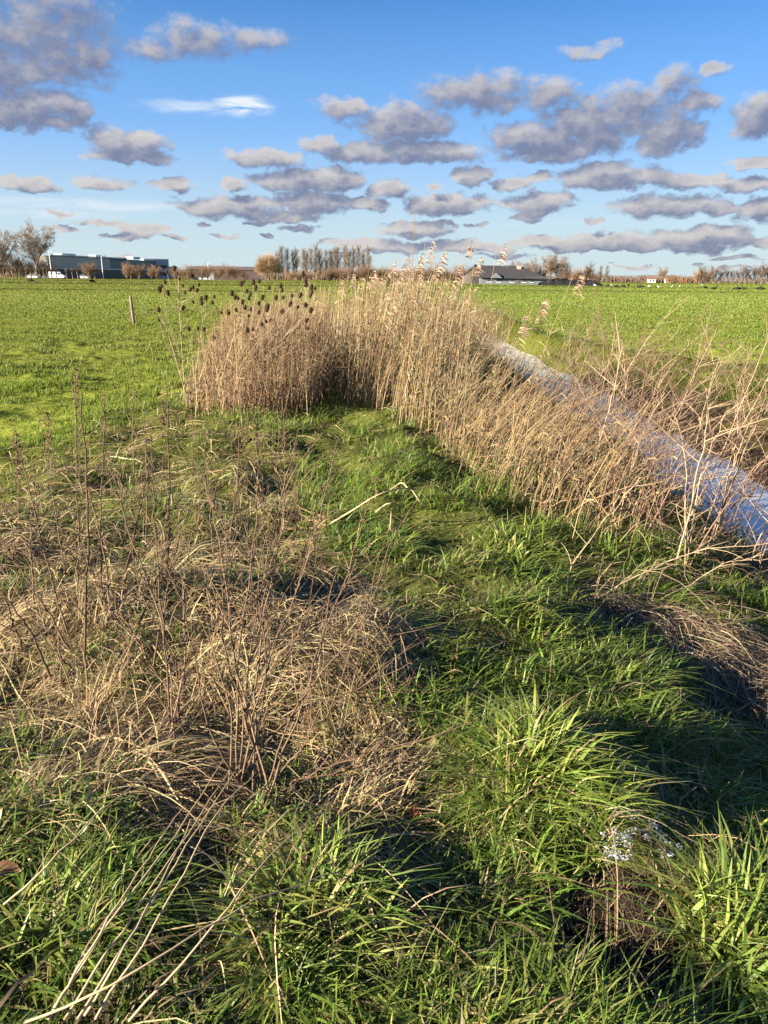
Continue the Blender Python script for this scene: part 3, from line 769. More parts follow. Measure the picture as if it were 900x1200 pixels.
def shrub(label, bpx, tops, r0, name='dead_shrub'):
    b = gp(*bpx); t = thing(name, label, 'shrub', b)
    for (px, py, d) in tops:
        e = pt(px, py, d); s = np.array([rng.normal(0, .055), rng.normal(0, .055), -.02])
        e = e - b; L = np.linalg.norm(e)
        m1 = e * .3 + np.array([rng.normal(0, .04), rng.normal(0, .04), .05 * L]); m2 = e * .68 + np.array([rng.normal(0, .03), rng.normal(0, .03), .03])
        c = wavy([s, m1, m2, e], 18, .0035)
        rr = r0 * .66 * rng.uniform(.6, 1.15)
        mb = stalk_mesh(c, rr, rr * .28, (BR2 if rng.random() < .7 else BR1) * rng.uniform(.8, 1.25), ntw=int(rng.integers(4, 9)), L=(.08, .34), buds=30, ang=.45); mb.obj('stem', M_stalk, t)
shrub('large many-stemmed dead shrub fanning up from the middle of the straw mat', (292, 945),
      [(185, 640, 2.3), (240, 560, 2.6), (300, 490, 2.8), (330, 465, 2.9), (395, 515, 2.7), (430, 640, 2.35), (455, 660, 2.3), (345, 555, 2.5), (268, 640, 2.4), (482, 775, 2.1), (372, 600, 2.4), (492, 895, 2.0), (470, 870, 2.05), (350, 500, 2.9), (440, 560, 2.7), (250, 700, 2.3)], .0062)
shrub('leaning dead shrub with a dark curved trunk left of the large many-stemmed one', (210, 885), [(128, 560, 2.9), (150, 620, 2.8), (178, 500, 3.1), (235, 600, 2.9), (90, 640, 2.8)], .006)
shrub('fine-twigged reddish shrub behind the large many-stemmed one', (305, 770), [(262, 540, 3.3), (285, 500, 3.5), (310, 470, 3.6), (335, 500, 3.5), (360, 520, 3.4), (390, 545, 3.3), (240, 560, 3.3), (300, 520, 3.4), (320, 530, 3.5), (275, 580, 3.2), (345, 570, 3.3), (380, 600, 3.2)], .0048)
shrub('low brown shrub sprawling over the right edge of the straw mound', (395, 830), [(470, 740, 2.8), (450, 690, 2.9), (480, 800, 2.6), (420, 680, 3.0), (440, 760, 2.7), (380, 700, 3.0), (465, 850, 2.5), (350, 720, 2.9)], .0042)
shrub('spindly dead shrub with dark stems at the left frame edge', (84, 800), [(-10, 560, 3.2), (20, 590, 3.2), (45, 560, 3.4), (70, 610, 3.2), (5, 640, 3.1)], .0046)

# long pale bent-over straws at the lower left
b = gp(70, 1185); t = thing('bent_grass_stems', 'sheaf of long pale bent-over straws crossing the lower left corner', 'straw', b)
for pts in [[(55, 1195), (130, 1080), (200, 985), (262, 890)], [(75, 1195), (150, 1080), (215, 985), (272, 900)], [(90, 1196), (165, 1075), (230, 975), (290, 880)],
            [(110, 1196), (190, 1070), (250, 960), (300, 905)], [(100, 1190), (140, 1120), (185, 1040), (225, 960)], [(65, 1180), (120, 1090), (170, 1010), (215, 945)],
            [(150, 1198), (240, 1100), (310, 1010), (385, 940)], [(5, 1060), (60, 1010), (130, 940), (215, 880)], [(30, 1198), (140, 1150), (290, 1060), (400, 1020)]]:
    P = []
    for k, (px, py) in enumerate(pts):
        g = gp(px, py); f = k / (len(pts) - 1); dz = .04 + .13 * math.sin(PI * min(f * .8 + .1, 1)); P.append(CAM + (g - CAM) * (1 - dz / EYE))
    c = curve_pts(P, 14) - b + rng.normal(0, .002, (14, 3))
    mb = MB(); V, Fq = tubes(c[None], np.linspace(.0034, .0013, 14)[None], 5); mb.add(V, Fq, col=np.array([.50, .37, .22]) * rng.uniform(.75, 1.15)); mb.obj('stem', M_straw, t)

# broken reed arching over the path
b = gp(385, 615); t = thing('bent_reed', 'thick pale broken reed arching over the path below the reed bed', 'reed', b)
for pts, r in [([(385, 615, .02), (415, 597, .14), (445, 579, .22), (478, 572, .24), (490, 585, .16), (498, 592, .1)], .007), ([(440, 600, .08), (455, 590, .14), (472, 592, .13)], .006), ([(478, 572, .24), (470, 566, .24), (455, 576, .2)], .006)]:
    P = []
    for px, py, dz in pts:
        g = gp(px, py); P.append(CAM + (g - CAM) * (1 - dz / EYE))
    c = curve_pts(P, 16) - b; mb = MB(); V, Fq = tubes(c[None], np.linspace(r, r * .5, 16)[None], 5); mb.add(V, Fq, col=np.array([.56, .42, .22])); mb.obj('stem', M_straw, t)
mb = MB(); g = b + [0.05, 0, .03]; n = 60; a = rng.normal(2.9, .5, n)
straw_pieces(mb, b[0] + rng.normal(0, .1, n), b[1] + rng.normal(0, .08, n), rng.uniform(.15, .4, n), np.full(n, .011), a, np.abs(rng.normal(.025, .015, n)), jitter_col(np.array([.5, .36, .16]), n, .3), K=6)
for v in mb.V: v -= b.astype(np.float32)
mb.obj('leaf_blades', M_straw, t)['kind'] = 'stuff'

# ------------------------------------------------------------------ brambles by the ditch
def bramble(base, n, L, label, face=0.0, col=None, spread=1.3):
    n = max(5, int(n * .72))
    t = thing('bramble', label, 'bramble', base, group='bare brambles along the ditch')
    for i in range(n):
        a = face + rng.normal(0, spread); l = L * 1.25 * rng.uniform(.5, 1.2); th = rng.uniform(.55, 1.35)
        d = np.array([math.cos(a), math.sin(a), 0])
        th = th if rng.random() < .6 else rng.uniform(1.1, 1.5); K = 16; s = np.linspace(0, 1, K)[:, None]; sag = rng.uniform(.02, .35)
        c = d * l * math.cos(th) * s ** 1.1 + np.array([0, 0, 1]) * l * (math.sin(th) * s - sag * s ** 2.4)
        w = np.cumsum(rng.normal(0, .010, (K, 3)), 0) * s ** .5; c = c + w + np.array([rng.normal(0, .09), rng.normal(0, .09), -.02])
        cc = (np.array([.19, .115, .08]) if rng.random() < .65 else np.array([.36, .265, .165])) * rng.uniform(.7, 1.15) if col is None else col
        r = rng.uniform(.0038, .0072)
        mb = MB(); V, Fq = tubes(c[None], np.linspace(r, r * .35, K)[None], 5); mb.add(V, Fq, col=cc)
        P, R = twigs_on(c, r * 1.1, int(rng.integers(4, 9)), lo=.15, L=(.12, .5), ang=.8); V, Fq = tubes(P, R, 4); mb.add(V, Fq, col=cc * 1.05)
        for q in P[:3]:
            P2, R2 = twigs_on(q, r * .8, 2, lo=.2, L=(.06, .22), ang=.9); V, Fq = tubes(P2, R2, 3); mb.add(V, Fq, col=cc)
        nt = 40; k = rng.integers(1, K, nt); bb = c[k] + rng.normal(0, .002, (nt, 3)); ee = bb + rng.normal(0, .006, (nt, 3)); V, Fq = tubes(np.stack([bb, ee], 1), np.tile([.0018, .0004], (nt, 1)), 3); mb.add(V, Fq, col=cc * .8)
        mb.obj('cane', M_stalk, t)
BRS = [((p), 0, 0, n, L) for p, n, L in [((655, 600), 6, 1.1), ((690, 615), 9, 1.35), ((715, 590), 8, 1.4), ((740, 620), 9, 1.5), ((770, 600), 8, 1.5), ((790, 640), 9, 1.4), ((835, 640), 8, 1.3), ((880, 668), 9, 1.1),
       ((735, 560), 8, 1.3), ((690, 560), 7, 1.2), ((625, 540), 6, 1.0), ((655, 520), 6, 1.1), ((700, 530), 7, 1.2), ((800, 668), 6, 1.2), ((690, 470), 9, 1.2), ((640, 440), 8, 1.1), ((870, 500), 11, 1.5), ((800, 480), 12, 1.5), ((720, 455), 12, 1.5), ((850, 545), 10, 1.4), ((780, 520), 9, 1.3),
       ((610, 412), 7, 1.0), ((670, 430), 11, 1.4), ((705, 440), 14, 1.7), ((930, 540), 10, 1.5), ((940, 640), 8, 1.3), ((760, 450), 9, 1.2), ((905, 470), 9, 1.3), ((905, 590), 9, 1.5), ((840, 460), 9, 1.2)]]
pos = []
for (p, _a, _b, n, L) in BRS:
    g = gp(*p)
    pos.append((p, g, n, L))
for (bx, by, n, L) in [(3.15, 10.9, 13, 1.75), (3.2, 10.2, 11, 1.6), (3.05, 12.4, 10, 1.4), (3.25, 9.1, 10, 1.5), (3.3, 8.2, 9, 1.4), (3.1, 14.2, 9, 1.3), (2.9, 11.6, 9, 1.4), (3.35, 7.4, 9, 1.3)]:
    q = np.array([bx, by, -.8]); v = q - CAM; dd = v @ fw
    pos.append(((450 + F * (v @ rt) / dd, 600), np.array([bx, by, float(H(bx, by))]), n, L))
near = sorted([q for q in pos if q[1][0] < 3.6], key=lambda q: q[0][0]); farb = sorted([q for q in pos if q[1][0] >= 3.6], key=lambda q: q[0][0])
for i, (p, g, n, L) in enumerate(near):
    bramble(g, n, L, 'bare bramble on the near ditch slope, %s from the left of those on this side' % ORD[i], .35, spread=.75)
for i, (p, g, n, L) in enumerate(farb):
    if 3.6 < g[0] < 4.75: g = np.array([4.85, g[1], float(H(4.85, g[1]))])
    bramble(g, int(n * 1.25), L * 1.05, 'bare bramble on the far bank beyond the icy water, %s from the left there' % ORD[i], .6, spread=1.4)
# long single canes leaning over the grass
for pts, lab in [([(660, 690, 0), (675, 655, .25), (710, 610, .5), (750, 560, .75)], 'single pale cane rising from the hay swath towards the ditch'),
                 ([(690, 705, 0), (760, 668, .2), (820, 645, .3), (880, 640, .3), (930, 630, .3)], 'long pale cane arching from the hay swath to the right frame edge'),
                 ([(770, 590, .1), (830, 560, .5), (870, 470, .9), (905, 385, 1.3)], 'long bramble cane slanting up across the ditch to the right'),
                 ([(760, 700, .02), (800, 690, .18), (850, 660, .3), (900, 655, .3)], 'forked bare cane drooping onto the grass at the right')]:
    P = []
    for px, py, dz in pts:
        y0 = gp(pts[0][0], pts[0][1])[1]
        P.append(pt(px, py, y0 + dz * .3) if dz > 0 else gp(px, py))
    b = np.array(P[0]); t = thing('bramble_cane', lab, 'cane', b)
    c = wavy(P, 16, .005) - b
    stalk_mesh(c, .005, .0022, np.array([.42, .30, .19]), ntw=8, L=(.06, .25), buds=20, ang=.9).obj('stem', M_stalk, t)

# ------------------------------------------------------------------ frost, soil hollow, dead leaf
def frost(px, py, rx, ry, n, label):
    b = gp(px, py); t = thing('frost_patch', label, 'frost', b); mb = MB()
    r = np.sqrt(rng.random(n)); a = rng.uniform(0, 2 * PI, n); x = b[0] + rx * r * np.cos(a); y = b[1] + ry * r * np.sin(a)
    keep = fbm(x * 38, y * 38, 131, 2) > .50; x, y = x[keep], y[keep]; n = len(x)
    z = H(x, y) + rng.uniform(.006, .03, n); s = rng.uniform(.0015, .005, n)
    c = np.stack([x, y, z], -1) - b
    e = rng.normal(0, 1, (n, 3, 3)) * s[:, None, None] * np.array([1, 1, .35])
    V = (c[:, None] + e).reshape(-1, 3); mb.add(V, Ft=np.arange(3 * n).reshape(-1, 3), col=np.array([.62, .64, .68]))
    mb.obj('ice_crystals', M_frost, t, smooth=False)['kind'] = 'stuff'
frost(755, 980, .11, .08, 1700, 'white crusty frost patch in the grass at the lower right, the largest one')
frost(722, 995, .06, .045, 1200, 'smaller patch of frost left of the largest white one')
frost(560, 965, .05, .03, 120, 'faint frost specks in the shaded middle of the path')
frost(690, 860, .04, .04, 160, 'few frost grains on the slope below the hay swath')
frost(890, 1030, .04, .03, 160, 'frost grains at the right frame edge above the bright tussock')

b = gp(722, 1125); t = thing('soil_hollow', 'dark bare soil hollow with dry root fibres near the bottom of the path', 'soil hollow', b); mb = MB()
rr = np.linspace(0, .15, 14); aa = np.linspace(0, 2 * PI, 29)[:-1]
RX, AX = np.meshgrid(rr, aa, indexing='ij'); wob = 1 + .25 * fbm(np.cos(AX) * 1.5 + 4, np.sin(AX) * 1.5 + 4, 141)
sx = b[0] + RX * np.cos(AX) * wob; sy = b[1] + RX * np.sin(AX) * wob * 1.2
sz = H(sx, sy) + .012 * (1 - (RX / .15) ** 4) + .02 * (fbm(sx * 40, sy * 40, 143) - .5) * (RX < .14) - .006 * (RX > .14)
i = (np.arange(13)[:, None] * 28 + np.arange(28)[None]); j = np.arange(13)[:, None] * 28 + (np.arange(28)[None] + 1) % 28
mb.add(np.stack([sx, sy, sz], -1).reshape(-1, 3) - b, np.stack([i, i + 28, j + 28, j], -1).reshape(-1, 4), col=np.array([.022, .016, .013])); mb.obj('bare_soil', M_soil, t)
mb = MB(); n = 260; a = rng.uniform(0, 2 * PI, n); r_ = .15 * np.sqrt(rng.random(n))
straw_pieces(mb, b[0] + r_ * np.cos(a), b[1] + r_ * np.sin(a), rng.uniform(.03, .1, n), np.full(n, .0016), rng.uniform(0, 6.3, n), np.abs(rng.normal(.015, .015, n)), jitter_col(np.array([.09, .06, .038]), n, .4), K=5, base_dz=.015)
for v in mb.V: v -= b.astype(np.float32)
mb.obj('root_fibres', M_straw, t)

def leaf(px, py, label, size, col):
    b = gp(px, py); t = thing('dead_leaf', label, 'leaf', b + np.array([0, 0, .05]), rz=rng.uniform(0, 6))
    u = np.linspace(0, 1, 9); w = np.sin(PI * u) ** .7 * .32; V = []; 
    for k in range(9):
        for s in (-1, -.5, 0, .5, 1): V.append([(u[k] - .5) * size, w[k] * s * size, .12 * size * (abs(s) - .5) + .1 * size * math.sin(4 * u[k])])
    i = np.arange(8)[:, None] * 5 + np.arange(4)[None]
    mb = MB(); mb.add(np.array(V), np.stack([i, i + 1, i + 6, i + 5], -1).reshape(-1, 4), col=col); mb.obj('blade', M_straw, t)
leaf(482, 965, 'rust brown dead leaf beside the dark path grass', .07, np.array([.22, .07, .03]))
leaf(8, 1040, 'curled brown dead leaf at the left frame edge', .09, np.array([.2, .1, .05]))

# ------------------------------------------------------------------ fence post in the left field
d = 30.0; b = pt(156, 379, d); b[2] = H(b[0], b[1]); t = thing('fence_post', 'weathered wooden post standing alone in the left field', 'post', b)
mb = MB(); P = np.array([[0.03, 0, -.1], [.02, 0, .3], [0, 0, .7], [-.015, 0, 1.02], [-.015, 0, 1.03]]); R = np.array([.062, .06, .058, .054, .005]); V, Fq = tubes(P[None], R[None], 8); mb.add(V, Fq, col=np.array([.22, .17, .12])); mb.obj('stake', M_wood, t)
mb = MB(); P = np.array([[-.06, .06, -.1], [-.07, .06, .3], [-.075, .06, .66], [-.075, .06, .67]]); V, Fq = tubes(P[None], np.array([[.045, .043, .04, .004]]), 8); mb.add(V, Fq, col=np.array([.10, .07, .05])); mb.obj('broken_stake', M_wood, t)

# ------------------------------------------------------------------ trees far off
def branch(P, R, n, tlo, thi, ang, Lf, upb=.3, K=5, rr=.5, curl=.15):
    N, KP, _ = P.shape
    pi = np.repeat(np.arange(N), n); t = rng.uniform(tlo, thi, N * n)
    kk = t * (KP - 1); i0 = np.minimum(np.floor(kk).astype(int), KP - 2); f = (kk - i0)[:, None]
    s0 = P[pi, i0] * (1 - f) + P[pi, i0 + 1] * f
    rad = (R[pi, i0] * (1 - f[:, 0]) + R[pi, i0 + 1] * f[:, 0]) * rr
    T = norm(P[pi, i0 + 1] - P[pi, i0])
    q = rng.normal(0, 1, T.shape); q -= (q * T).sum(-1, keepdims=True) * T; q = norm(q)
    a = ang * rng.uniform(.7, 1.3, len(t))[:, None]
    d = norm(np.cos(a) * T + np.sin(a) * q + np.array([0, 0, upb]))
    L = Lf(t, pi) * rng.uniform(.7, 1.2, len(t))
    s = np.linspace(0, 1, K)[None, :, None]
    Q = s0[:, None] + d[:, None] * L[:, None, None] * s + np.array([0, 0, 1.0]) * (curl * L)[:, None, None] * s ** 2 + rng.normal(0, .03, (len(t), K, 3)) * L[:, None, None] * s
    Rr = np.maximum(rad[:, None], .022) * (1 - .7 * s[..., 0])
    return Q, Rr, L

def tree_data(kind, seed):
    """returns (trunk mesh, crown mesh) for a tree 10 m tall"""
    global rng
    keep = rng; rng = np.random.default_rng(seed)
    Ht = 10.0; tk, cr = MB(), MB(); bark = np.array([.17, .13, .10]); tw = np.array([.24, .175, .125])
    def trunk(h, r, K=8, wob=.12):
        z = np.linspace(-.2, h, K); P = np.stack([np.cumsum(rng.normal(0, wob, K)) * (z > 0), np.cumsum(rng.normal(0, wob, K)) * (z > 0), z], -1)[None]
        R = (r * (1 - .75 * np.linspace(0, 1, K)))[None]; V, Fq = tubes(P, R, 7); tk.add(V, Fq, col=bark); return P, R
    def put(Q, R, c, n=3, mb=cr): V, Fq = tubes(Q, R, n); mb.add(V, Fq, col=c * rng.uniform(.92, 1.08))
    if kind == 'spread':
        P, R = trunk(4.5, .28); 
        A, RA, L = branch(P, R, 11, .25, 1, .85, lambda t, p: 5.9 - 1.0 * t, .25, 7, .7, .28); put(A, RA, bark, 5, tk)
        B, RB, L2 = branch(A, RA, 9, .15, 1, .75, lambda t, p: L[p] * .42 * (1.2 - .5 * t), .15, 5, .6); put(B, RB, tw)
        D, RD, L3 = branch(B, RB, 7, .1, 1, .8, lambda t, p: L2[p] * .5, .15, 4, .6); put(D, RD, tw)
        E, RE, L4 = branch(D, RD, 6, .1, 1, .8, lambda t, p: L3[p] * .6, .12, 3, .7); put(E, RE, tw)
    elif kind == 'poplar':
        P, R = trunk(9.3, .17, 9, .05)
        A, RA, L = branch(P, R, 40, .2, .98, .75, lambda t, p: 2.7 * (1.12 - .7 * t), .5, 5, .45, .35); put(A, RA, bark * 1.1)
        B, RB, L2 = branch(A, RA, 6, .1, 1, .8, lambda t, p: L[p] * .45, .25, 4, .6); put(B, RB, tw)
        D, RD, L3 = branch(B, RB, 4, .2, 1, .5, lambda t, p: L2[p] * .6, .3, 3, .7); put(D, RD, tw)
    elif kind == 'round':
        tw = np.array([.38, .26, .155])
        P, R = trunk(3.6, .32)
        n = 2300; v = rng.normal(0, 1, (n, 3)); v[:, 2] = np.abs(v[:, 2]) * 1.1 - .35; v = norm(v)
        sc = np.array([4.6, 4.6, 5.0]) * (.68 + .4 * rng.random((n, 1))); c0 = np.array([0, 0, 3.9])
        s4 = np.linspace(0, 1, 5)[None, :, None]; st = (.05 + .55 * rng.random((n, 1, 1)))
        Q = c0 + (v * sc)[:, None] * (st + (1 - st) * s4) + rng.normal(0, .10, (n, 5, 3)); Q[..., 2] = np.maximum(Q[..., 2], .4)
        put(Q, np.tile(np.linspace(.030, .018, 5), (n, 1)), tw)
        B, RB, L2 = branch(Q[:1500], np.full((1500, 5), .025), 3, .3, 1, .7, lambda t, p: .8 + 0 * t, .1, 3, .8, 0); put(B, RB, tw)
    elif kind == 'pollard':
        P, R = trunk(5.6, .62, 5, .05); R[0, -2:] = [.75, .55]; V, Fq = tubes(P[:, -2:], np.array([[.95, .6]]), 7); tk.add(V, Fq, col=bark * .5)
        A, RA, L = branch(P, R, 46, .8, 1, .8, lambda t, p: 3.4 + 0 * t, .6, 4, .12, .2); put(A, RA, tw * .7)
        B, RB, L2 = branch(A, RA, 3, .1, .8, .4, lambda t, p: L[p] * .6, .4, 3, .7); put(B, RB, tw * .7)
    elif kind == 'brown':
        tw = np.array([.29, .185, .115])
        P, R = trunk(3.6, .3)
        A, RA, L = branch(P, R, 26, .15, 1, .95, lambda t, p: 5.2 - .8 * t, .35, 5, .5, .25); put(A, RA, tw * .8, 3)
        B, RB, L2 = branch(A, RA, 9, .1, 1, .8, lambda t, p: L[p] * .45 * (1.2 - .4 * t), .2, 4, .6); put(B, RB, tw)
        D, RD, L3 = branch(B, RB, 7, .1, 1, .8, lambda t, p: L2[p] * .55, .3, 3, .7); put(D, RD, tw)
    elif kind == 'dark':
        tw = np.array([.16, .105, .075])
        P, R = trunk(6.0, .3, 7, .2)
        A, RA, L = branch(P, R, 20, .25, 1, .9, lambda t, p: 3.6 - .9 * t, .35, 5, .5, .3); put(A, RA, bark * .8, 4)
        B, RB, L2 = branch(A, RA, 9, .3, 1, .7, lambda t, p: L[p] * .42, .3, 4, .7); put(B, RB, tw)
        D, RD, L3 = branch(B, RB, 9, .2, 1, .8, lambda t, p: L2[p] * .5, .2, 3, .8); put(D, RD, tw)
    elif kind == 'bush':
        tw = np.array([.27, .175, .115])
        z = np.linspace(0, 1, 4); n = 16; a = rng.uniform(0, 2 * PI, n)
        P = np.stack([np.outer(np.cos(a) * rng.uniform(.5, 4, n), z), np.outer(np.sin(a) * rng.uniform(.5, 4, n), z), np.outer(rng.uniform(5, 8, n), z)], -1); R = np.tile(np.linspace(.12, .04, 4), (n, 1)); put(P, R, bark, 4, tk)
        B, RB, L2 = branch(P, R, 14, .15, 1, .6, lambda t, p: 3.2 + 0 * t, .35, 4, .6); put(B, RB, tw)
        D, RD, L3 = branch(B, RB, 7, .1, 1, .6, lambda t, p: L2[p] * .5, .25, 3, .7); put(D, RD, tw)
    rng = keep
    return tk.mesh(kind + '_trunk', M_bark), cr.mesh(kind + '_crown', M_twig)
TREES = {(k, s): tree_data(k, 100 + 7 * s + 31 * i) for i, k in enumerate(['spread', 'poplar', 'round', 'pollard', 'brown', 'dark', 'bush']) for s in range(3 if k in ('poplar', 'brown', 'dark', 'spread') else 2)}

def ground_at(px, d):
    p = pt(px, 330, d); return np.array([p[0], d, float(H(p[0], d)) if d < 45 else float(H(p[0], min(d, 200)))])

def tree(kind, var, px, d, height, label, name, group=None, wide=1.0):
    b = ground_at(px, d); tk, cr = TREES[(kind, var)]
    t = thing(name, label, 'tree' if kind != 'bush' else 'bush', b, rz=rng.uniform(0, 6.28), group=group)
    s = height / {'spread': 10.4, 'poplar': 10.2, 'round': 9.0, 'pollard': 8.6, 'brown': 9.0, 'dark': 8.2, 'bush': 9.6}[kind]
    for nm, me in (('trunk', tk), ('crown', cr)):
        o = bpy.data.objects.new(nm, me); C.objects.link(o); o.parent = t; o.scale = (s * wide, s * wide, s)
    return t

tree('spread', 0, 42, 300, 17.5, 'broad bare tree with rounded crown beside the long glass building', 'bare_tree', wide=1.1)
tree('spread', 1, 0, 300, 17.0, 'tall bare tree cut by the left frame edge', 'bare_tree', wide=1.1)
tree('spread', 2, -22, 310, 16.0, 'bare tree just outside the left frame edge, its twigs reaching in', 'bare_tree')
for i, (px, h, w) in enumerate([(5, 8, 1.2), (20, 9.5, 1.2), (33, 7.5, 1.2), (48, 6.5, 1.3), (60, 5.5, 1.2)]):
    tree('brown', i % 3, px, 305, h, 'brown scrubby tree under the big bare trees, %s from the left' % ORD[i], 'scrub_tree', 'scrub under the big trees', w)
pol = [2, 6, 12, 16, 24, 32, 37, 45, 53, 57, 61, 67, 79, 86, 92, 99, 106, 112, 118]
for i, px in enumerate(pol):
    tree('pollard', i % 2, px, 288, rng.uniform(3.3, 4.0), 'small dark pollard willow, %s from the left in the row along the road' % ORD[i], 'pollard_willow', 'pollard willows along the road')
row = [104, 149, 154, 163, 178, 184, 205, 214, 224, 236, 243, 256, 268, 276, 287]
for i, px in enumerate(row):
    tree('brown', i % 3, px, 286, rng.uniform(4.4, 6.2), 'small brown-crowned roadside tree, %s from the left in its row' % ORD[i], 'roadside_tree', 'brown roadside trees', 1.0)
tree('round', 0, 315, 285, 9.8, 'round dense brown tree left of the poplar row', 'round_tree', wide=1.02)
for i, px in enumerate(np.linspace(327, 430, 20)):
    tree('poplar', i % 3, px + rng.uniform(-1.2, 1.2), 400 + rng.uniform(-8, 8), rng.uniform(14.3, 17.0), 'slim bare poplar, %s from the round brown tree in the tall row' % ORD[i], 'poplar', 'row of bare poplars', 1.0)
tree('poplar', 1, 374, 300, 7.2, 'slender brown young poplar in front of the poplar row', 'poplar', wide=.55)
for i, (px, h) in enumerate([(340, 3.6), (352, 3.2), (362, 3.8), (386, 4.6), (394, 5.2), (402, 4.6), (418, 5.6), (430, 6.0), (440, 5.4), (452, 5), (466, 5.4), (480, 5), (495, 5.5), (510, 6), (526, 5.5), (540, 6)]):
    tree('bush' if i % 2 else 'brown', i % 2, px, 300, h, 'dark brown bush below and right of the poplars, %s from the left' % ORD[i], 'field_bush', 'bushes along the far field edge', 1.5)
# right of the farm
for i, (px, d, h, k, v, w) in enumerate([(600, 262, 6.5, 'spread', 0, 1), (612, 262, 7, 'spread', 1, 1), (624, 262, 7.4, 'spread', 2, 1), (634, 265, 7, 'brown', 0, 1.0), (645, 258, 8.4, 'spread', 0, .95), (653, 258, 9.0, 'spread', 1, .9), (661, 258, 7.0, 'brown', 1, .9)]):
    tree(k, v, px, d, h, 'bare tree rising behind the farmhouse roof, %s from the left' % ORD[i], 'bare_tree', 'trees behind the farmhouse', w)
for i, (px, h, k, v, w) in enumerate([(672, 6, 'brown', 0, 1.2), (679, 7, 'brown', 1, 1.2), (686, 8, 'dark', 2, 1), (694, 7, 'brown', 2, 1.1), (703, 8.5, 'poplar', 0, .9), (710.5, 8.5, 'poplar', 1, 1.0)]):
    tree(k, v, px, 370, h, 'tree between farmhouse and open horizon, %s from the left' % ORD[i], 'bare_tree', 'trees beyond the black silage heap', w)
tree('spread', 1, 775, 430, 8.6, 'single small bare tree standing alone on the right horizon', 'bare_tree', wide=.95)
for i, (px, h, k, v, w) in enumerate([(816, 8, 'brown', 1, 1.1), (822, 9.3, 'dark', 0, 1.1), (829, 8.8, 'brown', 2, 1.0), (836, 9, 'dark', 1, .8), (843, 8.6, 'dark', 2, 1), (851, 8, 'dark', 0, .8), (858, 7.2, 'dark', 1, .8), (866, 8.6, 'dark', 2, 1.1), (874, 8.8, 'dark', 1, 1), (884, 9.8, 'dark', 0, 1.2), (892, 10, 'dark', 2, 1.2), (900, 9.2, 'dark', 1, 1.2), (910, 9, 'dark', 0, 1.2)]):
    tree(k, v, px, 470, h, 'ragged brown tree of the clump at the right frame edge, %s from the left' % ORD[i], 'ragged_tree', 'trees at the right horizon', w)

# continuous low wood on the horizon
mb = MB()
def wood(px0, px1, d, h, n, col):
    px = np.sort(rng.uniform(px0, px1, n)); hh = h * (0.55 + .8 * fbm(px * .09, px * 0 + d, 151, 3)) * rng.uniform(.7, 1.1, n)
    dd = d + rng.uniform(-14, 14, n)
    x = np.array([pt(a, 330, b)[0] for a, b in zip(px, dd)])
    K = 4; s = np.linspace(0, 1, K)[None]
    P = np.stack([x[:, None] + rng.normal(0, .35, (n, K)) * hh[:, None] * s * .6, dd[:, None] + rng.normal(0, .2, (n, K)), -.3 + hh[:, None] * s], -1)
    V, Fq = tubes(P, np.full((n, K), .17) * np.array([1, 1, .8, .3]), 3); mb.add(V, Fq, col=np.repeat(jitter_col(col, n, .25), 3 * K, 0))
wood(-60, 300, 470, 6.0, 2200, np.array([.20, .14, .10])); wood(300, 560, 470, 6.5, 1700, np.array([.22, .155, .11])); wood(560, 830, 560, 5.2, 2300, np.array([.23, .16, .12])); wood(780, 820, 500, 5, 260, np.array([.24, .145, .09])); wood(700, 980, 640, 5.5, 1500, np.array([.2, .15, .12]))
tag(mb.obj('far_treeline', M_twig), 'low brown treeline along the horizon', 'treeline', kind='stuff')

# ------------------------------------------------------------------ buildings
ang = math.atan2(80, 22)
A = ground_at(62, 322)
wh = thing('glass_building', 'long low modern building with glass bands and white fascia beyond the left field', 'building', A, rz=ang)
# local: +x runs away along the front, -y is the front
g1, g2 = np.array([.20, .21, .21]), np.array([.04, .075, .075])
mb = MB(); box(mb, 0, 54, .15, 7, -.3, 9.0, (.15, .14, .13)); mb.obj('wall', M_wall, wh, False)
mb = MB(); box(mb, 54.02, 82, .15, 7, -.3, 8.6, (.17, .19, .19)); mb.obj('end_wall', M_wall, wh, False)
mb = MB(); box(mb, 0.2, 40, 0.02, .14, 4.6, 8.6, (.50, .42, .33))
for k in range(20): box(mb, .2 + k * 2, .32 + k * 2, -.04, .015, 4.62, 8.58, (.5, .48, .45))
mb.obj('glass_band', M_glass, wh, False)
mb = MB(); box(mb, 40.1, 80, 0.02, .14, 4.4, 8.2, (.14, .18, .15))
for k in range(14): box(mb, 40.1 + k * 2.9, 40.25 + k * 2.9, -.04, .015, 4.42, 8.18, (.22, .27, .27))
mb.obj('dark_glass_band', M_glass, wh, False)
mb = MB(); box(mb, -.2, 82, -.35, .12, 3.9, 4.35, (.72, .72, .70)); mb.obj('fascia', M_paint, wh, False)
mb = MB(); box(mb, -.2, 54, -.3, .1, 9.02, 9.4, (.6, .6, .58)); mb.obj('roof_edge', M_paint, wh, False)
mb = MB(); box(mb, .2, 80, .02, .13, .3, 3.4, (.09, .08, .07))
for k in range(27): box(mb, .2 + k * 3, .4 + k * 3, -.05, .015, .3, 3.4, (.15, .14, .13))
mb.obj('ground_floor_glazing', M_glass, wh, False)
for x0, x1 in ((10, 19), (33, 40), (62, 68)):
    mb = MB(); box(mb, x0, x1, 2, 6, 9.01, 10.1, (.5, .52, .52)); mb.obj('rooftop_unit', M_paint, wh, False)
E = ground_at(185, 398)
eb = thing('grey_block', 'pale grey block with low annex at the far end of the glass building', 'building', E, rz=ang - .9)
mb = MB(); box(mb, -6, 6, 0, 18, -.3, 9.2, (.42, .45, .46)); mb.obj('wall', M_wall, eb, False)
